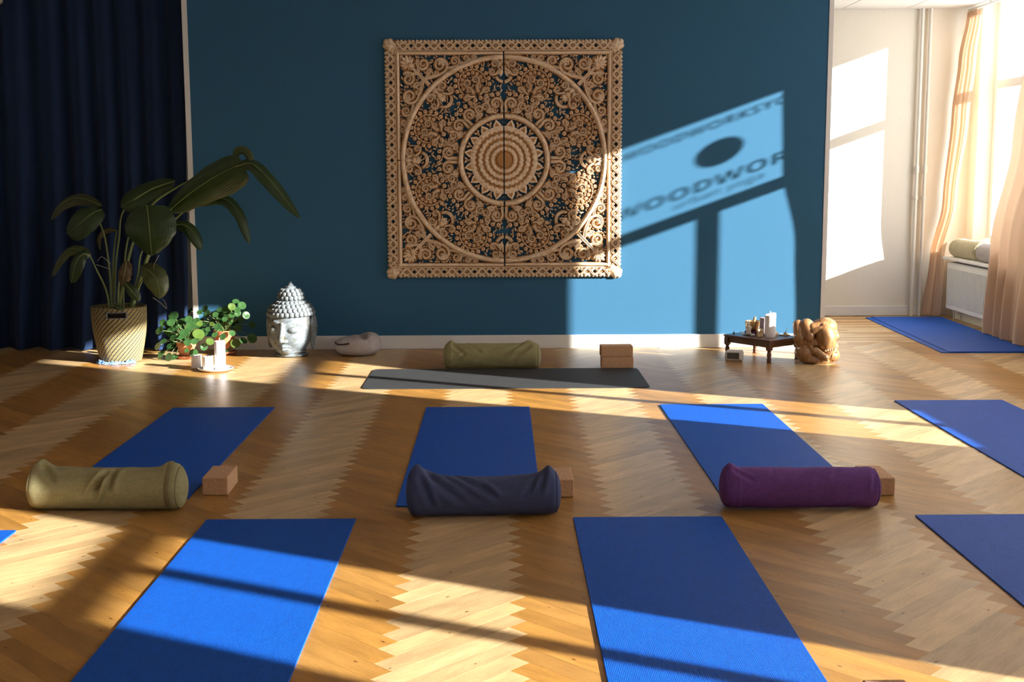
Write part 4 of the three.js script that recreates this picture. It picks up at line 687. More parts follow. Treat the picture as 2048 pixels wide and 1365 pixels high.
/* ------------------------------------------------------------------ low carved table and what stands on it */
{
  const TX = 1.962, TZ = -9.225, TURN = 0.63, TY = 0.17;
  M.rosewood = phy(lin(0.105, 0.036, 0.018), 0.35, { clearcoat: 0.4, clearcoatRoughness: 0.3, bumpMap: woodTone, bumpScale: 0.0004 });
  const T = thing('low_table', 'small low dark wooden table with turned legs on the parquet', 'table', [TX, 0, TZ], TURN);
  const hw = 0.165, hl = 0.22;
  mesh('table_top', rbox(-hw - 0.012, hw + 0.012, 0.158, TY, -hl - 0.012, hl + 0.012, 0.004, 2), M.rosewood, T);
  mesh('moulding', rbox(-hw - 0.006, hw + 0.006, 0.15, 0.158, -hl - 0.006, hl + 0.006, 0.003, 1), M.rosewood, T);
  const apron = (L) => { const s = new THREE.Shape(); s.moveTo(-L, 0.15); s.lineTo(L, 0.15); s.lineTo(L, 0.1); s.quadraticCurveTo(L - 0.02, 0.112, L - 0.045, 0.112); s.lineTo(-L + 0.045, 0.112); s.quadraticCurveTo(-L + 0.02, 0.112, -L, 0.1); s.closePath(); const g = new THREE.ExtrudeGeometry(s, { depth: 0.014, bevelEnabled: false }); return metreUV(g); };
  for (const s of [-1, 1]) { let m = mesh('apron', apron(hw - 0.012), M.rosewood, T); m.position.z = s > 0 ? hl - 0.018 : -hl + 0.004; m = mesh('apron', apron(hl - 0.012), M.rosewood, T); m.rotation.y = Math.PI / 2; m.position.x = s > 0 ? hw - 0.018 : -hw + 0.004; }
  const leg = lathe([[0, 0], [0.017, 0], [0.018, 0.006], [0.014, 0.012], [0.017, 0.018], [0.0175, 0.026], [0.013, 0.036], [0.0165, 0.05], [0.0175, 0.062], [0.014, 0.08], [0.011, 0.086], [0.019, 0.09], [0.019, 0.096], [0, 0.096]], 18);
  for (const sx of [-1, 1]) for (const sz of [-1, 1]) { const m = mesh('leg', leg, M.rosewood, T); m.position.set(sx * (hw - 0.012), 0, sz * (hl - 0.012)); mesh('leg_block', rbox(-0.019, 0.019, 0.096, 0.15, -0.019, 0.019, 0.003, 1), M.rosewood, m); }
  const Y = TY + 0.0004;
  const wax = phy(lin(0.86, 0.84, 0.86), 0.45, { sheen: 0 }), mauve = phy(lin(0.40, 0.34, 0.38), 0.5);
  const flameMat = std(lin(1, 0.55, 0.25), 0.6, { emissive: lin(1, 0.45, 0.16), emissiveIntensity: 2.2 });
  const candle = (name, lab, pos, r, h, mat, lit, slump = 0) => {
    const c = thing(name, lab, 'candle', pos, 0.4);
    mesh('wax', grid(40, 24, (u, v) => { const a = u * 2 * Math.PI; let rr, y; if (v < 0.75) { y = v / 0.75 * h; rr = r * (1 - 0.012 * noise(Math.cos(a) * 2, y * 20, Math.sin(a) * 2)); } else { const q = (v - 0.75) / 0.25; rr = r * (1 - q); y = h - 0.006 * Math.sin(Math.min(1, q * 1.3) * Math.PI * 0.5); } y += v > 0.3 ? slump * Math.cos(a) * smooth(0.3, 0.75, v) : 0; return [Math.cos(a) * rr, Math.max(0, y), Math.sin(a) * rr]; }, { closeU: true }), mat, c);
    mesh('base', (() => { const g = new THREE.CircleGeometry(r * 0.99, 32); g.rotateX(Math.PI / 2); g.translate(0, 0.0004, 0); return g; })(), mat, c);
    mesh('wick', tube([[0, h - 0.008, 0], [0.0005, h, 0], [0.001, h + 0.005, 0]], 0.001, 0.001, 6, 6), std(lin(0.02, 0.015, 0.01), 0.9), c);
    if (lit) { const fl = mesh('flame', lathe([[0, h + 0.003], [0.003, h + 0.007], [0.0035, h + 0.011], [0.002, h + 0.018], [0, h + 0.024]], 10), flameMat, c); fl.castShadow = false; const p = new THREE.PointLight(lin(1, 0.55, 0.22), 0.02); p.position.set(0, h + 0.012, 0); p.castShadow = true; c.add(p); }
    return c;
  };
  candle('pillar_candle', 'tall white pillar candle on the low dark table', [2.0, Y, -9.13], 0.04, 0.172, wax, true, 0.008);
  candle('pillar_candle', 'shorter mauve pillar candle behind the white one on the low table', [1.975, Y, -9.225], 0.034, 0.135, mauve, false);
  { // singing bowl on its pad with the striker standing in it
    const pad = tag(mesh('bowl_pad', (() => { const g = new THREE.TorusGeometry(0.045, 0.013, 12, 40); g.rotateX(Math.PI / 2); g.translate(0, 0.013, 0); return g; })(), cloth(0.10, 0.02, 0.09)), 'plum ring cushion under the brass bowl', 'cushion'); pad.position.set(1.905, Y, -9.315);
    const bowl = thing('singing_bowl', 'brass singing bowl on a plum ring cushion', 'bowl', [1.905, Y + 0.016, -9.315]);
    const brass = std(lin(0.62, 0.42, 0.2), 0.32, { metalness: 0.85 });
    mesh('shell', lathe([[0, 0.003], [0.03, 0.003], [0.046, 0.02], [0.053, 0.045], [0.055, 0.07], [0.056, 0.082], [0.053, 0.082], [0.051, 0.06], [0.044, 0.024], [0.028, 0.008], [0, 0.008]], 40), brass, bowl);
    mesh('rim', (() => { const g = new THREE.TorusGeometry(0.0545, 0.0022, 8, 48); g.rotateX(Math.PI / 2); g.translate(0, 0.082, 0); return g; })(), brass, bowl);
    const st = thing('bowl_striker', 'wooden striker leaning in the brass bowl', 'striker', [1.905, Y + 0.026, -9.315]);
    const rod = lathe([[0, 0], [0.009, 0.002], [0.0105, 0.02], [0.0105, 0.09], [0.011, 0.098], [0.008, 0.106], [0, 0.108]], 16); rod.rotateZ(-0.28); rod.rotateX(-0.1); rod.translate(-0.008, 0.001, 0.004); mesh('handle', rod, std(lin(0.42, 0.22, 0.10), 0.5), st);
    mesh('leather_wrap', (() => { const g = lathe([[0.0112, 0.03], [0.0118, 0.034], [0.0118, 0.058], [0.0112, 0.062]], 16); g.rotateZ(-0.28); g.rotateX(-0.1); g.translate(-0.008, 0.001, 0.004); return g; })(), std(lin(0.2, 0.08, 0.04), 0.8), st);
  }
  { // small pale standing figurine
    const s = thing('stone_figurine', 'small pale standing stone figurine in front of the brass bowl', 'figurine', [1.862, Y, -9.245], -0.2);
    const f = (x, y, z) => { let d = smin(ell(x, y, z, [0, 0.012, 0], [0.021, 0.014, 0.017]), cap(x, y, z, [0, 0.02, 0], [0, 0.06, 0], 0.017, 0.0145), 0.012); d = smin(d, ell(x, y, z, [0, 0.062, 0], [0.02, 0.012, 0.012]), 0.01); d = smin(d, ell(x, y, z, [0, 0.088, 0.001], [0.0125, 0.0165, 0.0125]), 0.006); d = smin(d, ell(x, y, z, [0, 0.106, 0], [0.006, 0.006, 0.006]), 0.005); for (const q of [-1, 1]) d = smin(d, cap(x, y, z, [q * 0.019, 0.058, 0.002], [q * 0.012, 0.034, 0.013], 0.006, 0.005), 0.004); d = smin(d, ell(x, y, z, [0, 0.086, 0.0135], [0.0025, 0.004, 0.0025]), 0.003); return smax(d, -y, 0.002); };
    mesh('body', surfaceNets(f, [-0.03, -0.004, -0.024], [0.03, 0.118, 0.024], 0.0022), std(lin(0.68, 0.63, 0.54), 0.75), s);
  }
  { // carved bone-coloured ornament of clustered lobes with open gaps
    const s = thing('knotted_ornament', 'ivory coloured knotted carving at the front edge of the low table', 'ornament', [1.925, Y, -9.135], 0.3);
    const f = (x, y, z) => { let d = 1; for (const [a, b, c, r] of [[-0.014, 0.046, 0.004, 0.014], [0.014, 0.044, 0.003, 0.015], [0, 0.03, 0.009, 0.011], [-0.016, 0.024, 0, 0.0105], [0.017, 0.022, 0, 0.011], [-0.01, 0.01, 0.007, 0.0105], [0.011, 0.01, 0.004, 0.0115], [0, 0.052, -0.008, 0.012], [0.0, 0.012, -0.008, 0.013]]) d = smin(d, ell(x, y, z, [a, b, c], [r, r * 1.15, r]), 0.004); d = smax(d, -ell(x, y, z, [0.0, 0.036, 0.02], [0.006, 0.007, 0.012]), 0.003); return smax(d, -y, 0.002); };
    mesh('body', surfaceNets(f, [-0.036, -0.004, -0.026], [0.036, 0.068, 0.026], 0.0023), std(lin(0.72, 0.56, 0.33), 0.5), s);
  }
  const pebble = (name, lab, pos, r, col, seed, rough = 0.35, cat = 'stone') => { const g = new THREE.IcosahedronGeometry(1, 3), p = g.attributes.position; for (let i = 0; i < p.count; i++) { const v = V3().fromBufferAttribute(p, i), k = 1 + 0.22 * noise(v.x * 1.6 + seed, v.y * 1.6, v.z * 1.6); p.setXYZ(i, v.x * k * r[0], Math.max(-0.8 * r[1], v.y * k * r[1]), v.z * k * r[2]); } const gg = mergeVertices(g); gg.computeVertexNormals(); gg.translate(0, 0.8 * r[1], 0); const m = tag(mesh(name, gg, std(col, rough)), lab, cat); m.position.set(...pos); };
  pebble('pebble', 'round white pebble on the table edge by the figurine', [1.885, Y, -9.185], [0.017, 0.011, 0.013], lin(0.75, 0.74, 0.72), 3);
  pebble('pebble', 'grey green pebble at the foot of the figurine', [1.835, Y, -9.225], [0.017, 0.006, 0.012], lin(0.12, 0.17, 0.18), 8);
  { const g = new THREE.ConeGeometry(0.009, 0.042, 6, 1); g.rotateZ(0.6); g.translate(0, 0.0185, 0); tag(mesh('crystal_point', g, phy(lin(0.85, 0.9, 0.95), 0.1, { clearcoat: 0.6 })), 'clear pointed crystal leaning on the table top', 'crystal').position.set(1.815, Y, -9.265); }
  pebble('sea_shell', 'cream shell behind the white candle', [2.055, Y, -9.19], [0.02, 0.02, 0.016], lin(0.72, 0.62, 0.45), 17, 0.4, 'shell');
  { // small dark bottle
    const b = thing('small_bottle', 'tiny dark bottle with a pale cap near the table corner', 'bottle', [1.765, Y, -9.315]);
    mesh('glass_body', lathe([[0, 0], [0.0055, 0], [0.0062, 0.002], [0.0062, 0.011], [0.004, 0.014], [0, 0.014]], 14), phy(lin(0.02, 0.012, 0.01), 0.1), b); mesh('cap', lathe([[0, 0.014], [0.0042, 0.014], [0.0042, 0.02], [0, 0.02]], 12), std(lin(0.75, 0.68, 0.5), 0.4), b);
  }
  { // incense dish with a curved dark holder
    const d = thing('incense_dish', 'shallow brass incense dish with a dark curved stick holder', 'incense holder', [2.135, Y, -9.215]);
    mesh('dish', lathe([[0, 0], [0.02, 0], [0.036, 0.004], [0.037, 0.006], [0.022, 0.009], [0.012, 0.019], [0.006, 0.026], [0, 0.027]], 30), std(lin(0.42, 0.34, 0.2), 0.45, { metalness: 0.5 }), d);
    mesh('stick_holder', tube([[-0.055, 0.003, 0.012], [-0.02, 0.006, 0.02], [-0.002, 0.028, 0.012], [0.012, 0.062, 0.004]], 0.0028, 0.002, 16, 7), M.metalDark, d);
  }
  { // white digital clock
    const c = thing('digital_clock', 'small white digital clock with a blank grey display by the table leg', 'clock', [1.733, 0.0005, -9.09], -0.3);
    mesh('case', rbox(-0.064, 0.064, 0, 0.08, -0.026, 0.026, 0.018, 5), std(lin(0.74, 0.72, 0.71), 0.4), c);
    mesh('bezel', rbox(-0.056, 0.036, 0.014, 0.064, 0.0245, 0.0272, 0.001, 1), std(lin(0.3, 0.3, 0.28), 0.4), c);
    mesh('display', rbox(-0.053, 0.033, 0.017, 0.061, 0.026, 0.028, 0.0008, 1), phy(lin(0.075, 0.082, 0.07), 0.25), c);
  }
  /* candle plate by the plants */
  const plate = thing('candle_plate', 'white round ceramic plate holding candles on the floor', 'plate', [-2.035, 0.0005, -8.76]);
  mesh('dish', lathe([[0, 0], [0.1, 0], [0.122, 0.012], [0.126, 0.02], [0.123, 0.021], [0.112, 0.013], [0.098, 0.009], [0, 0.008]], 48), std(lin(0.76, 0.74, 0.70), 0.35), plate);
  candle('pillar_candle', 'tall slim white pillar candle on the round plate', [-2.0, 0.0092, -8.75], 0.0385, 0.205, wax, true);
  candle('stub_candle', 'short white candle on the round plate beside the tall one', [-2.082, 0.0092, -8.738], 0.037, 0.1, wax, false, 0.004);
  candle('stub_candle', 'white candle stub standing on the floor behind the plate', [-2.203, 0.0005, -8.89], 0.037, 0.09, wax, false, 0.003);
}

/* ------------------------------------------------------------------ plants */
const leafTone = tex(256, (u, v) => { const k = 0.9 + 0.2 * tnoise(u, v, 10) + 0.07 * Math.sin(u * 2 * Math.PI * 18); return [k, k, k * 0.95]; }, { srgb: true });
const leafMat = (r, g, b, rough = 0.35) => phy(lin(r, g, b), rough, { map: leafTone, bumpMap: leafTone, bumpScale: 0.0015, transmission: 0.12, thickness: 0 });
M.bigLeaf = leafMat(0.023, 0.06, 0.014, 0.38); M.paleLeaf = leafMat(0.08, 0.11, 0.03, 0.42); M.dryLeaf = leafMat(0.13, 0.09, 0.045, 0.7); M.oldLeaf = leafMat(0.045, 0.055, 0.016, 0.5);
M.stalk = std(lin(0.15, 0.2, 0.06), 0.45); M.pilea = phy(lin(0.032, 0.088, 0.026), 0.2, { transmission: 0.15, thickness: 0, clearcoat: 0.4, clearcoatRoughness: 0.15 }); M.pileaPale = phy(lin(0.08, 0.14, 0.025), 0.3, { transmission: 0.3, thickness: 0 });
M.soil = std(lin(0.03, 0.02, 0.012), 1);
/* blade along a midrib: half width, fold (how far the halves drop), the direction the face looks at */
function blade(pts, half, { fold = 0.25, face = [0, 0.25, 1], wave = 0.06, asym = [1, 1], seed = 1, pointed = 1.1, baseRound = 0.5 } = {}) {
  const c = new THREE.CatmullRomCurve3(pts.map(p => V3(...p))), n = V3(...face).normalize(), NV = 36, NU = 14;
  const side = i => { const t = c.getTangent(i), s = new THREE.Vector3().crossVectors(t, n).normalize(), m = new THREE.Vector3().crossVectors(s, t).normalize(); return [s, m]; };
  const prof = v => Math.pow(clamp(v * 1.02), baseRound * 0.9) * Math.pow(1 - Math.pow(v, 2.2), 0.8 * pointed) * 1.25;
  const geo = grid(NU, NV, (u, v) => {
    const p = c.getPoint(v), [s, m] = side(v), q = u * 2 - 1, k = Math.abs(q), w = half * prof(v) * (q < 0 ? asym[0] : asym[1]) * (1 + 0.07 * noise(v * 9 + seed, q > 0 ? 3 : 7));
    p.addScaledVector(s, q * w * Math.cos(fold * k)); p.addScaledVector(m, -Math.abs(w) * fold * k * k + half * wave * noise(v * 6 + seed, q * 2.5, 2) * k + 0.004 * k);
    return [p.x, p.y, p.z];
  }, { uvs: [1, 1] });
  return [geo, c];
}
{
  const PX = -2.85, PZ = -9.23;
  /* basket */
  const weave = tex(256, (u, v, x, y) => { const cx = Math.floor(u * 16), cy = Math.floor(v * 16), fx = u * 16 - cx, fy = v * 16 - cy; const dark = (cx + cy) % 2 === 0 ? (cx + 3 * cy) % 4 < 2 : false; const bump = Math.sin(fx * Math.PI) * Math.sin(fy * Math.PI); const k = 0.6 + 0.4 * bump; return dark ? [0.2 * k, 0.2 * k, 0.25 * k] : [0.86 * k, 0.78 * k, 0.53 * k]; }, { srgb: true, repeat: [7, 7] });
  const weaveH = tex(256, (u, v) => { const cx = Math.floor(u * 16), cy = Math.floor(v * 16), fx = u * 16 - cx, fy = v * 16 - cy; return Math.sin(fx * Math.PI) * Math.sin(fy * Math.PI) * (((cx + cy) % 2 === 0 && (cx + 3 * cy) % 4 < 2) ? 0.5 : 1); }, { repeat: [7, 7] });
  const wicker = std(lin(0.86, 0.86, 0.86), 0.8, { map: weave, bumpMap: weaveH, bumpScale: 0.004 });
  const B = thing('woven_basket', 'tall two-tone woven basket planter with a slot handle', 'basket', [PX, 0.002, PZ]);
  const rad = y => 0.148 + 0.052 * Math.sin(clamp(y / 0.41) * 1.75), NA = 120, NY = 40, hole = (i, j) => { const a = (i + 0.5) / NA * 2 * Math.PI + Math.PI, y = (j + 0.5) / NY * 0.41, da = Math.atan2(Math.sin(a - 0.2), Math.cos(a - 0.2)); return (Math.abs(da) < 0.34 || Math.abs(da) > Math.PI - 0.34) && y > 0.343 && y < 0.382; };
  const wall = off => grid(NA, NY, (u, v) => { const a = u * 2 * Math.PI + Math.PI, y = v * 0.41, r = rad(y) - off; return [Math.sin(a) * r, y, Math.cos(a) * r]; }, { closeU: true, uvs: [1.2, 0.41], skip: hole });
  mesh('outer_wall', wall(0), wicker, B); mesh('inner_wall', wall(0.008), wicker, B);
  mesh('rim', (() => { const g = new THREE.TorusGeometry(rad(0.41) - 0.004, 0.0065, 8, 80); g.rotateX(Math.PI / 2); g.translate(0, 0.41, 0); return g; })(), wicker, B);
  mesh('bottom', lathe([[0, 0], [0.147, 0], [0.147, 0.004], [0, 0.004]], 40), wicker, B);
  { const a0 = 0.2, bar = (aa, y) => { const r = rad(y) + 0.003; return [Math.sin(aa) * r, y, Math.cos(aa) * r]; }, grey = std(lin(0.11, 0.12, 0.15), 0.6);
    for (const y of [0.342, 0.383]) mesh('handle_binding', tube([-0.35, -0.17, 0, 0.17, 0.35].map(d => bar(a0 + d, y)), 0.004, 0.004, 16, 6), grey, B); for (const d of [-0.35, 0.35]) mesh('handle_binding', tube([bar(a0 + d, 0.338), bar(a0 + d, 0.36), bar(a0 + d, 0.383)], 0.0075, 0.0075, 6, 6), grey, B); }
  { // crumpled cloth under the basket
    const g = grid(90, 22, (u, v) => { const a = lerp(-1.15, 0.95, u), r = lerp(0.158, 0.19 + 0.022 * noise(u * 6, 3) + 0.008 * noise(u * 15, 1), v), lump = 0.5 + 0.5 * noise(u * 7, 9); return [Math.sin(a) * r, 0.0008 + Math.sin(Math.PI * clamp(v * 0.95 + 0.04)) * (0.006 + 0.02 * lump + 0.02 * noise(u * 16, v * 3, 5)) * smooth(0, 0.06, u) * smooth(1, 0.94, u) + 0.004 * Math.abs(noise(u * 30, v * 9)), Math.cos(a) * r]; }, { uvs: [6, 1.2] });
    const dye = tex(128, (u, v) => { const k = smooth(-0.05, 0.12, tnoise(u, v, 9)); return [lerp(0.28, 0.85, k), lerp(0.5, 0.9, k), lerp(0.85, 0.95, k)]; }, { srgb: true });
    const c = tag(mesh('cleaning_cloth', g, std(lin(0.8, 0.85, 0.9), 0.95, { map: dye, side: THREE.DoubleSide })), 'crumpled blue and white cloth bunched round the foot of the basket', 'cloth'); c.position.set(PX, 0.0003, PZ);
  }
  const pl = thing('indoor_plant', 'large leafy strelitzia plant with drooping leaves growing from the woven basket', 'plant', [PX, 0.02, PZ]);
  const off = p => [p[0] - PX, p[1] - 0.02, p[2] - PZ];
  mesh('soil', lathe([[0, 0.35], [0.09, 0.352], [0.17, 0.345], [0.172, 0.335]], 30), M.soil, pl);
  mesh('nursery_pot', lathe([[0, 0], [0.12, 0], [0.165, 0.36], [0.161, 0.36], [0.117, 0.006], [0, 0.006]], 30), std(lin(0.03, 0.03, 0.03), 0.7), pl);
  const STALKS = { giant: [[-2.849, 0.37, -9.2], [-2.795, 0.635, -9.22], [-2.696, 0.983, -9.27], [-2.581, 1.163, -9.27], [-2.422, 1.27, -9.24], [-2.161, 1.394, -9.18]], giantB: [[-2.75, 0.37, -9.2], [-2.643, 0.73, -9.25], [-2.542, 1.002, -9.28], [-2.43, 1.139, -9.25]], far: [[-2.776, 0.37, -9.25], [-2.625, 0.785, -9.3], [-2.469, 1.01, -9.32], [-2.306, 1.156, -9.3]], left: [[-2.89, 0.37, -9.24], [-2.872, 0.729, -9.28], [-2.838, 0.925, -9.28], [-2.795, 1.111, -9.26], [-2.6, 1.27, -9.28], [-2.411, 1.337, -9.3]], mid: [[-2.803, 0.37, -9.18], [-2.769, 0.738, -9.15], [-2.694, 0.991, -9.1], [-2.558, 1.155, -9.05]], l4: [[-2.891, 0.37, -9.18], [-2.889, 0.658, -9.18], [-2.914, 0.931, -9.18], [-2.943, 1.061, -9.17], [-2.92, 1.134, -9.15]], l5: [[-2.894, 0.37, -9.16], [-2.911, 0.545, -9.14], [-2.965, 0.693, -9.12], [-3.003, 0.804, -9.1]], dry: [[-2.893, 0.37, -9.25], [-2.892, 0.729, -9.28], [-2.87, 0.924, -9.3], [-2.857, 0.973, -9.3]], low: [[-2.833, 0.37, -9.15], [-2.812, 0.593, -9.14], [-2.762, 0.701, -9.12], [-2.739, 0.756, -9.1]], right: [[-2.75, 0.37, -9.15], [-2.657, 0.583, -9.14], [-2.623, 0.642, -9.13], [-2.625, 0.712, -9.1]], side: [[-2.777, 0.37, -9.22], [-2.703, 0.633, -9.24], [-2.669, 0.808, -9.25], [-2.55, 0.936, -9.23], [-2.438, 1.0, -9.2]], tiny: [[-2.82, 0.37, -9.13], [-2.79, 0.5, -9.1], [-2.746, 0.601, -9.05]] };
  for (const [k, p] of Object.entries(STALKS)) { const th = { giant: 0.013, giantB: 0.014, far: 0.012 }[k] ?? 0.009; mesh('stalk', tube(p.map(off), th, th * 0.5, 28, 8), M.stalk, pl); }
  const leaf = (pts, half, mat, o) => { const [g, c] = blade(pts.map(off), half, o), m = mesh('leaf', g, mat, pl), n = V3(...(o.face ?? [0, 0.25, 1])).normalize().multiplyScalar(0.003); mesh('midrib', tube(Array.from({ length: 9 }, (_, i) => c.getPoint(i / 8).add(n)), 0.0042, 0.0012, 20, 6), M.stalk, m); };
  leaf([[-2.46, 1.115, -9.26], [-2.297, 1.236, -9.2], [-2.157, 1.323, -9.15], [-2.003, 1.408, -9.12], [-1.86, 1.465, -9.1]], 0.17, M.bigLeaf, { face: [0.1, -0.1, 1], fold: 0.3, seed: 2, pointed: 0.3, asym: [0.62, 1.12] });
  leaf([[-1.92, 1.44, -9.11], [-1.8, 1.46, -9.07], [-1.68, 1.36, -9.05], [-1.57, 1.22, -9.05], [-1.451, 1.063, -9.05]], 0.082, M.bigLeaf, { face: [0.45, 0.35, 0.85], fold: 0.4, seed: 4, pointed: 0.9 });
  leaf([[-1.84, 1.43, -9.11], [-1.812, 1.49, -9.1], [-1.85, 1.545, -9.12], [-1.905, 1.55, -9.15], [-1.94, 1.5, -9.17]], 0.045, M.paleLeaf, { face: [0, -0.3, 1], fold: 0.5, seed: 5, pointed: 0.5 });
  leaf([[-2.411, 1.337, -9.3], [-2.535, 1.293, -9.3], [-2.668, 1.236, -9.28], [-2.742, 1.188, -9.26], [-2.804, 1.145, -9.25]], 0.115, M.bigLeaf, { face: [-0.2, 0.3, 0.95], fold: 0.35, seed: 6, pointed: 0.6 });
  leaf([[-2.558, 1.165, -9.05], [-2.536, 1.071, -9.0], [-2.525, 0.977, -8.98], [-2.524, 0.892, -8.99], [-2.527, 0.802, -9.02]], 0.205, M.bigLeaf, { face: [0.05, 0.2, 1], fold: 0.25, seed: 7, pointed: 0.95, baseRound: 0.24 });
  leaf([[-2.914, 1.134, -9.15], [-2.96, 1.108, -9.08], [-3.029, 1.052, -9.05], [-3.094, 0.995, -9.05], [-3.147, 0.965, -9.06]], 0.115, M.bigLeaf, { face: [-0.1, 0.3, 1], fold: 0.3, seed: 8, pointed: 0.55, baseRound: 0.34 });
  leaf([[-2.955, 1.158, -9.28], [-3.072, 1.203, -9.3], [-3.16, 1.214, -9.3], [-3.253, 1.17, -9.28], [-3.33, 1.052, -9.26]], 0.075, M.oldLeaf, { face: [-0.3, 0.45, 0.8], fold: 0.5, seed: 9, pointed: 0.8 });
  leaf([[-2.993, 0.802, -9.1], [-3.035, 0.813, -9.06], [-3.073, 0.776, -9.04], [-3.098, 0.7, -9.03], [-3.127, 0.604, -9.04]], 0.075, M.bigLeaf, { face: [-0.2, 0.4, 1], fold: 0.4, seed: 10, pointed: 0.6 });
  leaf([[-3.003, 0.804, -9.12], [-3.083, 0.836, -9.15], [-3.164, 0.841, -9.16], [-3.241, 0.769, -9.15], [-3.3, 0.644, -9.14]], 0.065, M.paleLeaf, { face: [-0.4, 0.6, 0.7], fold: 0.4, seed: 11, pointed: 0.7 });
  leaf([[-2.857, 0.973, -9.3], [-2.92, 0.978, -9.3], [-2.967, 0.954, -9.29], [-2.994, 0.905, -9.29], [-2.988, 0.827, -9.29]], 0.035, M.dryLeaf, { fold: 0.7, wave: 0.6, seed: 12 });
  leaf([[-2.739, 0.76, -9.1], [-2.734, 0.716, -9.06], [-2.742, 0.668, -9.05], [-2.754, 0.62, -9.05], [-2.767, 0.575, -9.06]], 0.062, M.dryLeaf, { fold: 0.35, wave: 0.3, seed: 13, pointed: 0.9, baseRound: 0.35 });
  leaf([[-2.752, 0.612, -9.05], [-2.709, 0.575, -9.02], [-2.679, 0.542, -9.01], [-2.655, 0.507, -9.02], [-2.64, 0.468, -9.03]], 0.05, M.bigLeaf, { fold: 0.3, seed: 14, pointed: 0.7 });
  leaf([[-2.63, 0.72, -9.1], [-2.554, 0.69, -9.03], [-2.505, 0.643, -9.0], [-2.484, 0.575, -9.0], [-2.485, 0.488, -9.02]], 0.11, M.paleLeaf, { face: [0.2, 0.25, 1], fold: 0.3, seed: 15, pointed: 0.8, baseRound: 0.4 });
  leaf([[-2.438, 1.0, -9.2], [-2.356, 1.021, -9.17], [-2.285, 0.997, -9.15], [-2.232, 0.92, -9.14], [-2.2, 0.835, -9.14]], 0.068, M.bigLeaf, { face: [0.4, 0.4, 0.9], fold: 0.4, seed: 16, pointed: 0.7 });
  leaf([[-2.306, 1.156, -9.3], [-2.187, 1.19, -9.3], [-2.046, 1.204, -9.28], [-1.938, 1.098, -9.26], [-1.865, 0.872, -9.25]], 0.062, M.bigLeaf, { face: [0.4, 0.4, 0.9], fold: 0.45, seed: 17, pointed: 0.6 });
  leaf([[-2.8, 0.41, -9.1], [-2.83, 0.435, -9.05], [-2.8, 0.425, -9.03], [-2.775, 0.415, -9.03], [-2.75, 0.41, -9.04]], 0.022, M.bigLeaf, { fold: 0.2, seed: 18 });
  for (const p of [[[-2.5, 0.8, -9.1], [-2.52, 0.74, -9.05], [-2.535, 0.68, -9.04]], [[-2.53, 0.5, -9.0], [-2.47, 0.46, -8.99], [-2.43, 0.42, -8.99], [-2.44, 0.47, -8.99], [-2.455, 0.49, -8.99]], [[-2.86, 0.74, -9.12], [-2.92, 0.79, -9.1], [-2.95, 0.76, -9.1]], [[-2.86, 0.7, -9.1], [-2.92, 0.72, -9.1], [-2.96, 0.735, -9.1]]]) mesh('aerial_fibre', tube(p.map(off), 0.0018, 0.001, 20, 5), std(lin(0.5, 0.46, 0.38), 0.9), pl);
}
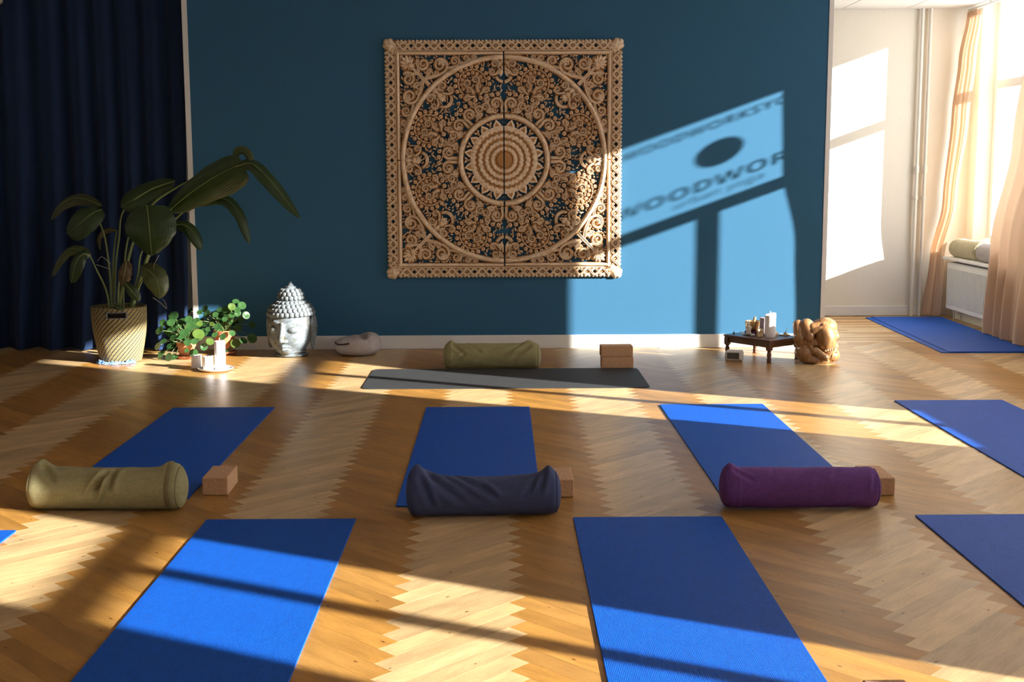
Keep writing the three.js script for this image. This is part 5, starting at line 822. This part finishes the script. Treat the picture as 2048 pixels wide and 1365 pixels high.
/* round-leaved pot plants in terracotta */
{
  const terracotta = std(lin(0.50, 0.2, 0.095), 0.85, { map: fabricTone });
  const disc = (() => { const N = 22, R = 5; return grid(N, R, (u, v) => { const a = u * 2 * Math.PI, k = 1 - 0.05 * Math.cos(a) * v; return [Math.sin(a) * v * k, Math.cos(a) * v * k - 0.12 * v * 0, 0.16 * v * v - 0.10 * Math.pow(v, 6) + 0.02 * Math.sin(a * 3) * v * v]; }, { closeU: true }); })();
  const eye = new THREE.CircleGeometry(0.12, 10); eye.translate(0, 0, 0.02);
  const SETS = [
    { at: [-2.385, 0.0, -9.33], pot: [0.072, 0.128], lab: 'round-leaved green pot plant in the smaller terracotta pot by the basket', plab: 'smaller terracotta pot with saucer beside the woven basket', leaves: [[-2.462,0.331,-9.296,0.038],[-2.469,0.289,-9.238,0.029],[-2.394,0.291,-9.271,0.031],[-2.333,0.314,-9.226,0.028],[-2.55,0.232,-9.222,0.034],[-2.517,0.211,-9.329,0.034],[-2.347,0.251,-9.339,0.04],[-2.354,0.219,-9.181,0.038],[-2.281,0.193,-9.292,0.043],[-2.485,0.105,-9.297,0.039],[-2.328,0.15,-9.151,0.026],[-2.532,0.284,-9.252,0.028],[-2.217,0.11,-9.181,0.026],[-2.311,0.055,-9.251,0.031],[-2.568,0.113,-9.219,0.031],[-2.569,0.043,-9.313,0.028],[-2.49,0.0,-9.22,0.031],[-2.169,0.152,-9.175,0.029],[-2.46,0.018,-9.242,0.028],[-2.52,0.151,-9.2,0.024],[-2.353,0.078,-9.213,0.017],[-2.439,0.246,-9.33,0.024],[-2.291,0.15,-9.196,0.024],[-2.402,0.181,-9.229,0.024],[-2.57,0.005,-9.284,0.024],[-2.372,0.025,-9.336,0.024],[-2.24,0.285,-9.176,0.022]] },
    { at: [-2.14, 0.0, -9.55], pot: [0.083, 0.19], lab: 'round-leaved green pot plant in the taller terracotta pot by the stone head', plab: 'taller terracotta pot with saucer beside the stone head', leaves: [[-2.031,0.418,-9.481,0.026],[-1.976,0.393,-9.434,0.031],[-2.006,0.362,-9.403,0.024],[-2.243,0.331,-9.435,0.031],[-2.171,0.329,-9.395,0.022],[-2.161,0.353,-9.496,0.024],[-2.097,0.365,-9.418,0.029],[-2.117,0.318,-9.487,0.031],[-2.045,0.389,-9.392,0.028],[-1.94,0.323,-9.403,0.029],[-2.015,0.273,-9.553,0.03],[-1.926,0.229,-9.546,0.028],[-2.034,0.211,-9.53,0.031],[-2.155,0.237,-9.387,0.03],[-2.168,0.196,-9.488,0.028],[-1.978,0.12,-9.452,0.031],[-1.923,0.13,-9.514,0.038],[-2.044,0.096,-9.475,0.036],[-2.104,0.05,-9.498,0.026],[-2.316,0.334,-9.505,0.024],[-2.379,0.351,-9.46,0.024],[-2.262,0.368,-9.46,0.028],[-2.318,0.283,-9.398,0.028],[-2.289,0.274,-9.441,0.021],[-2.101,0.293,-9.394,0.021],[-2.186,0.17,-9.408,0.021],[-2.198,0.259,-9.382,0.017],[-2.299,0.231,-9.443,0.021],[-2.108,0.217,-9.541,0.021],[-2.047,0.32,-9.407,0.022],[-2.119,0.159,-9.387,0.024],[-2.232,0.215,-9.398,0.021],[-2.267,0.25,-9.463,0.024],[-2.058,0.18,-9.435,0.024],[-2.162,0.248,-9.531,0.021]] },
  ];
  SETS.forEach((S, n) => {
    const [pr, ph] = S.pot, pot = thing('terracotta_pot', S.plab, 'plant pot', S.at);
    mesh('pot', lathe([[0, 0.012], [pr * 0.66, 0.012], [pr * 0.92, ph * 0.74], [pr * 1.0, ph * 0.74], [pr * 1.03, ph], [pr * 0.95, ph], [pr * 0.9, ph * 0.8], [pr * 0.6, 0.02], [0, 0.02]], 36), terracotta, pot);
    mesh('saucer', lathe([[0, 0], [pr * 0.85, 0], [pr * 1.05, 0.026], [pr * 1.0, 0.027], [pr * 0.82, 0.008], [0, 0.008]], 36), terracotta, pot);
    const p = thing('round_leaf_plant', S.lab, 'plant', [S.at[0], ph * 0.8, S.at[2]]), r = rng(40 + n);
    mesh('soil', lathe([[0, 0.008], [pr * 0.86, 0.004], [pr * 0.88, -0.004]], 24), M.soil, p);
    const all = S.leaves.map(q => [...q]); for (let i = 0; i < 16; i++) { const a = r() * 6.283, rr = 0.05 + 0.09 * r(); all.push([S.at[0] + Math.cos(a) * rr, ph + 0.03 + 0.12 * r(), S.at[2] - 0.02 + Math.sin(a) * rr * 0.7, 0.022 + 0.012 * r()]); }
    all.forEach(([x, y, z, rad], i) => {
      const pos = V3(x - S.at[0], Math.max(y, rad * 0.75 + 0.006) - ph * 0.8, z - S.at[2]), dir = V3(pos.x * 2.2 + (r() - 0.5) * 0.7, 0.5 + (r() - 0.3) * 0.7, 0.75 + pos.z * 1.5 + (r() - 0.5) * 0.5).normalize();
      const m = mesh('leaf', disc, i % 9 === 8 ? M.pileaPale : M.pilea, p); m.position.copy(pos); m.quaternion.setFromUnitVectors(V3(0, 0, 1), dir); m.scale.setScalar(rad * 1.05);
      const base = V3((r() - 0.5) * 0.05, 0.004, (r() - 0.5) * 0.05), mid = base.clone().lerp(pos, 0.5).add(V3(0, 0.035, 0)); mesh('stem', tube([base, mid, pos.clone().addScaledVector(dir, -0.001)], 0.0022, 0.0014, 10, 5), M.stalk, p);
    });
  });
}

/* ------------------------------------------------------------------ spot lamp at the ceiling by the curtain */
{
  const s = thing('ceiling_spotlight', 'small brushed metal spotlight hanging from the ceiling before the navy curtain', 'spotlight', [-3.64, 2.63, -9.3]);
  const can = lathe([[0, 0.1], [0.03, 0.1], [0.034, 0.09], [0.036, 0], [0.033, 0], [0.03, 0.05], [0, 0.055]], 28); can.rotateZ(0.55); can.rotateX(-0.3); mesh('shade', can, M.steel, s);
  mesh('stem', tube([[-0.045, 0.085, -0.02], [-0.06, 0.16, -0.03], [-0.06, 0.259, -0.03]], 0.006, 0.006, 10, 8), M.steel, s);
  mesh('ceiling_rose', (() => { const g = new THREE.CylinderGeometry(0.035, 0.035, 0.02, 24); g.translate(-0.06, 0.249, -0.03); return g; })(), M.steel, s);
}

renderer.render(scene, camera);
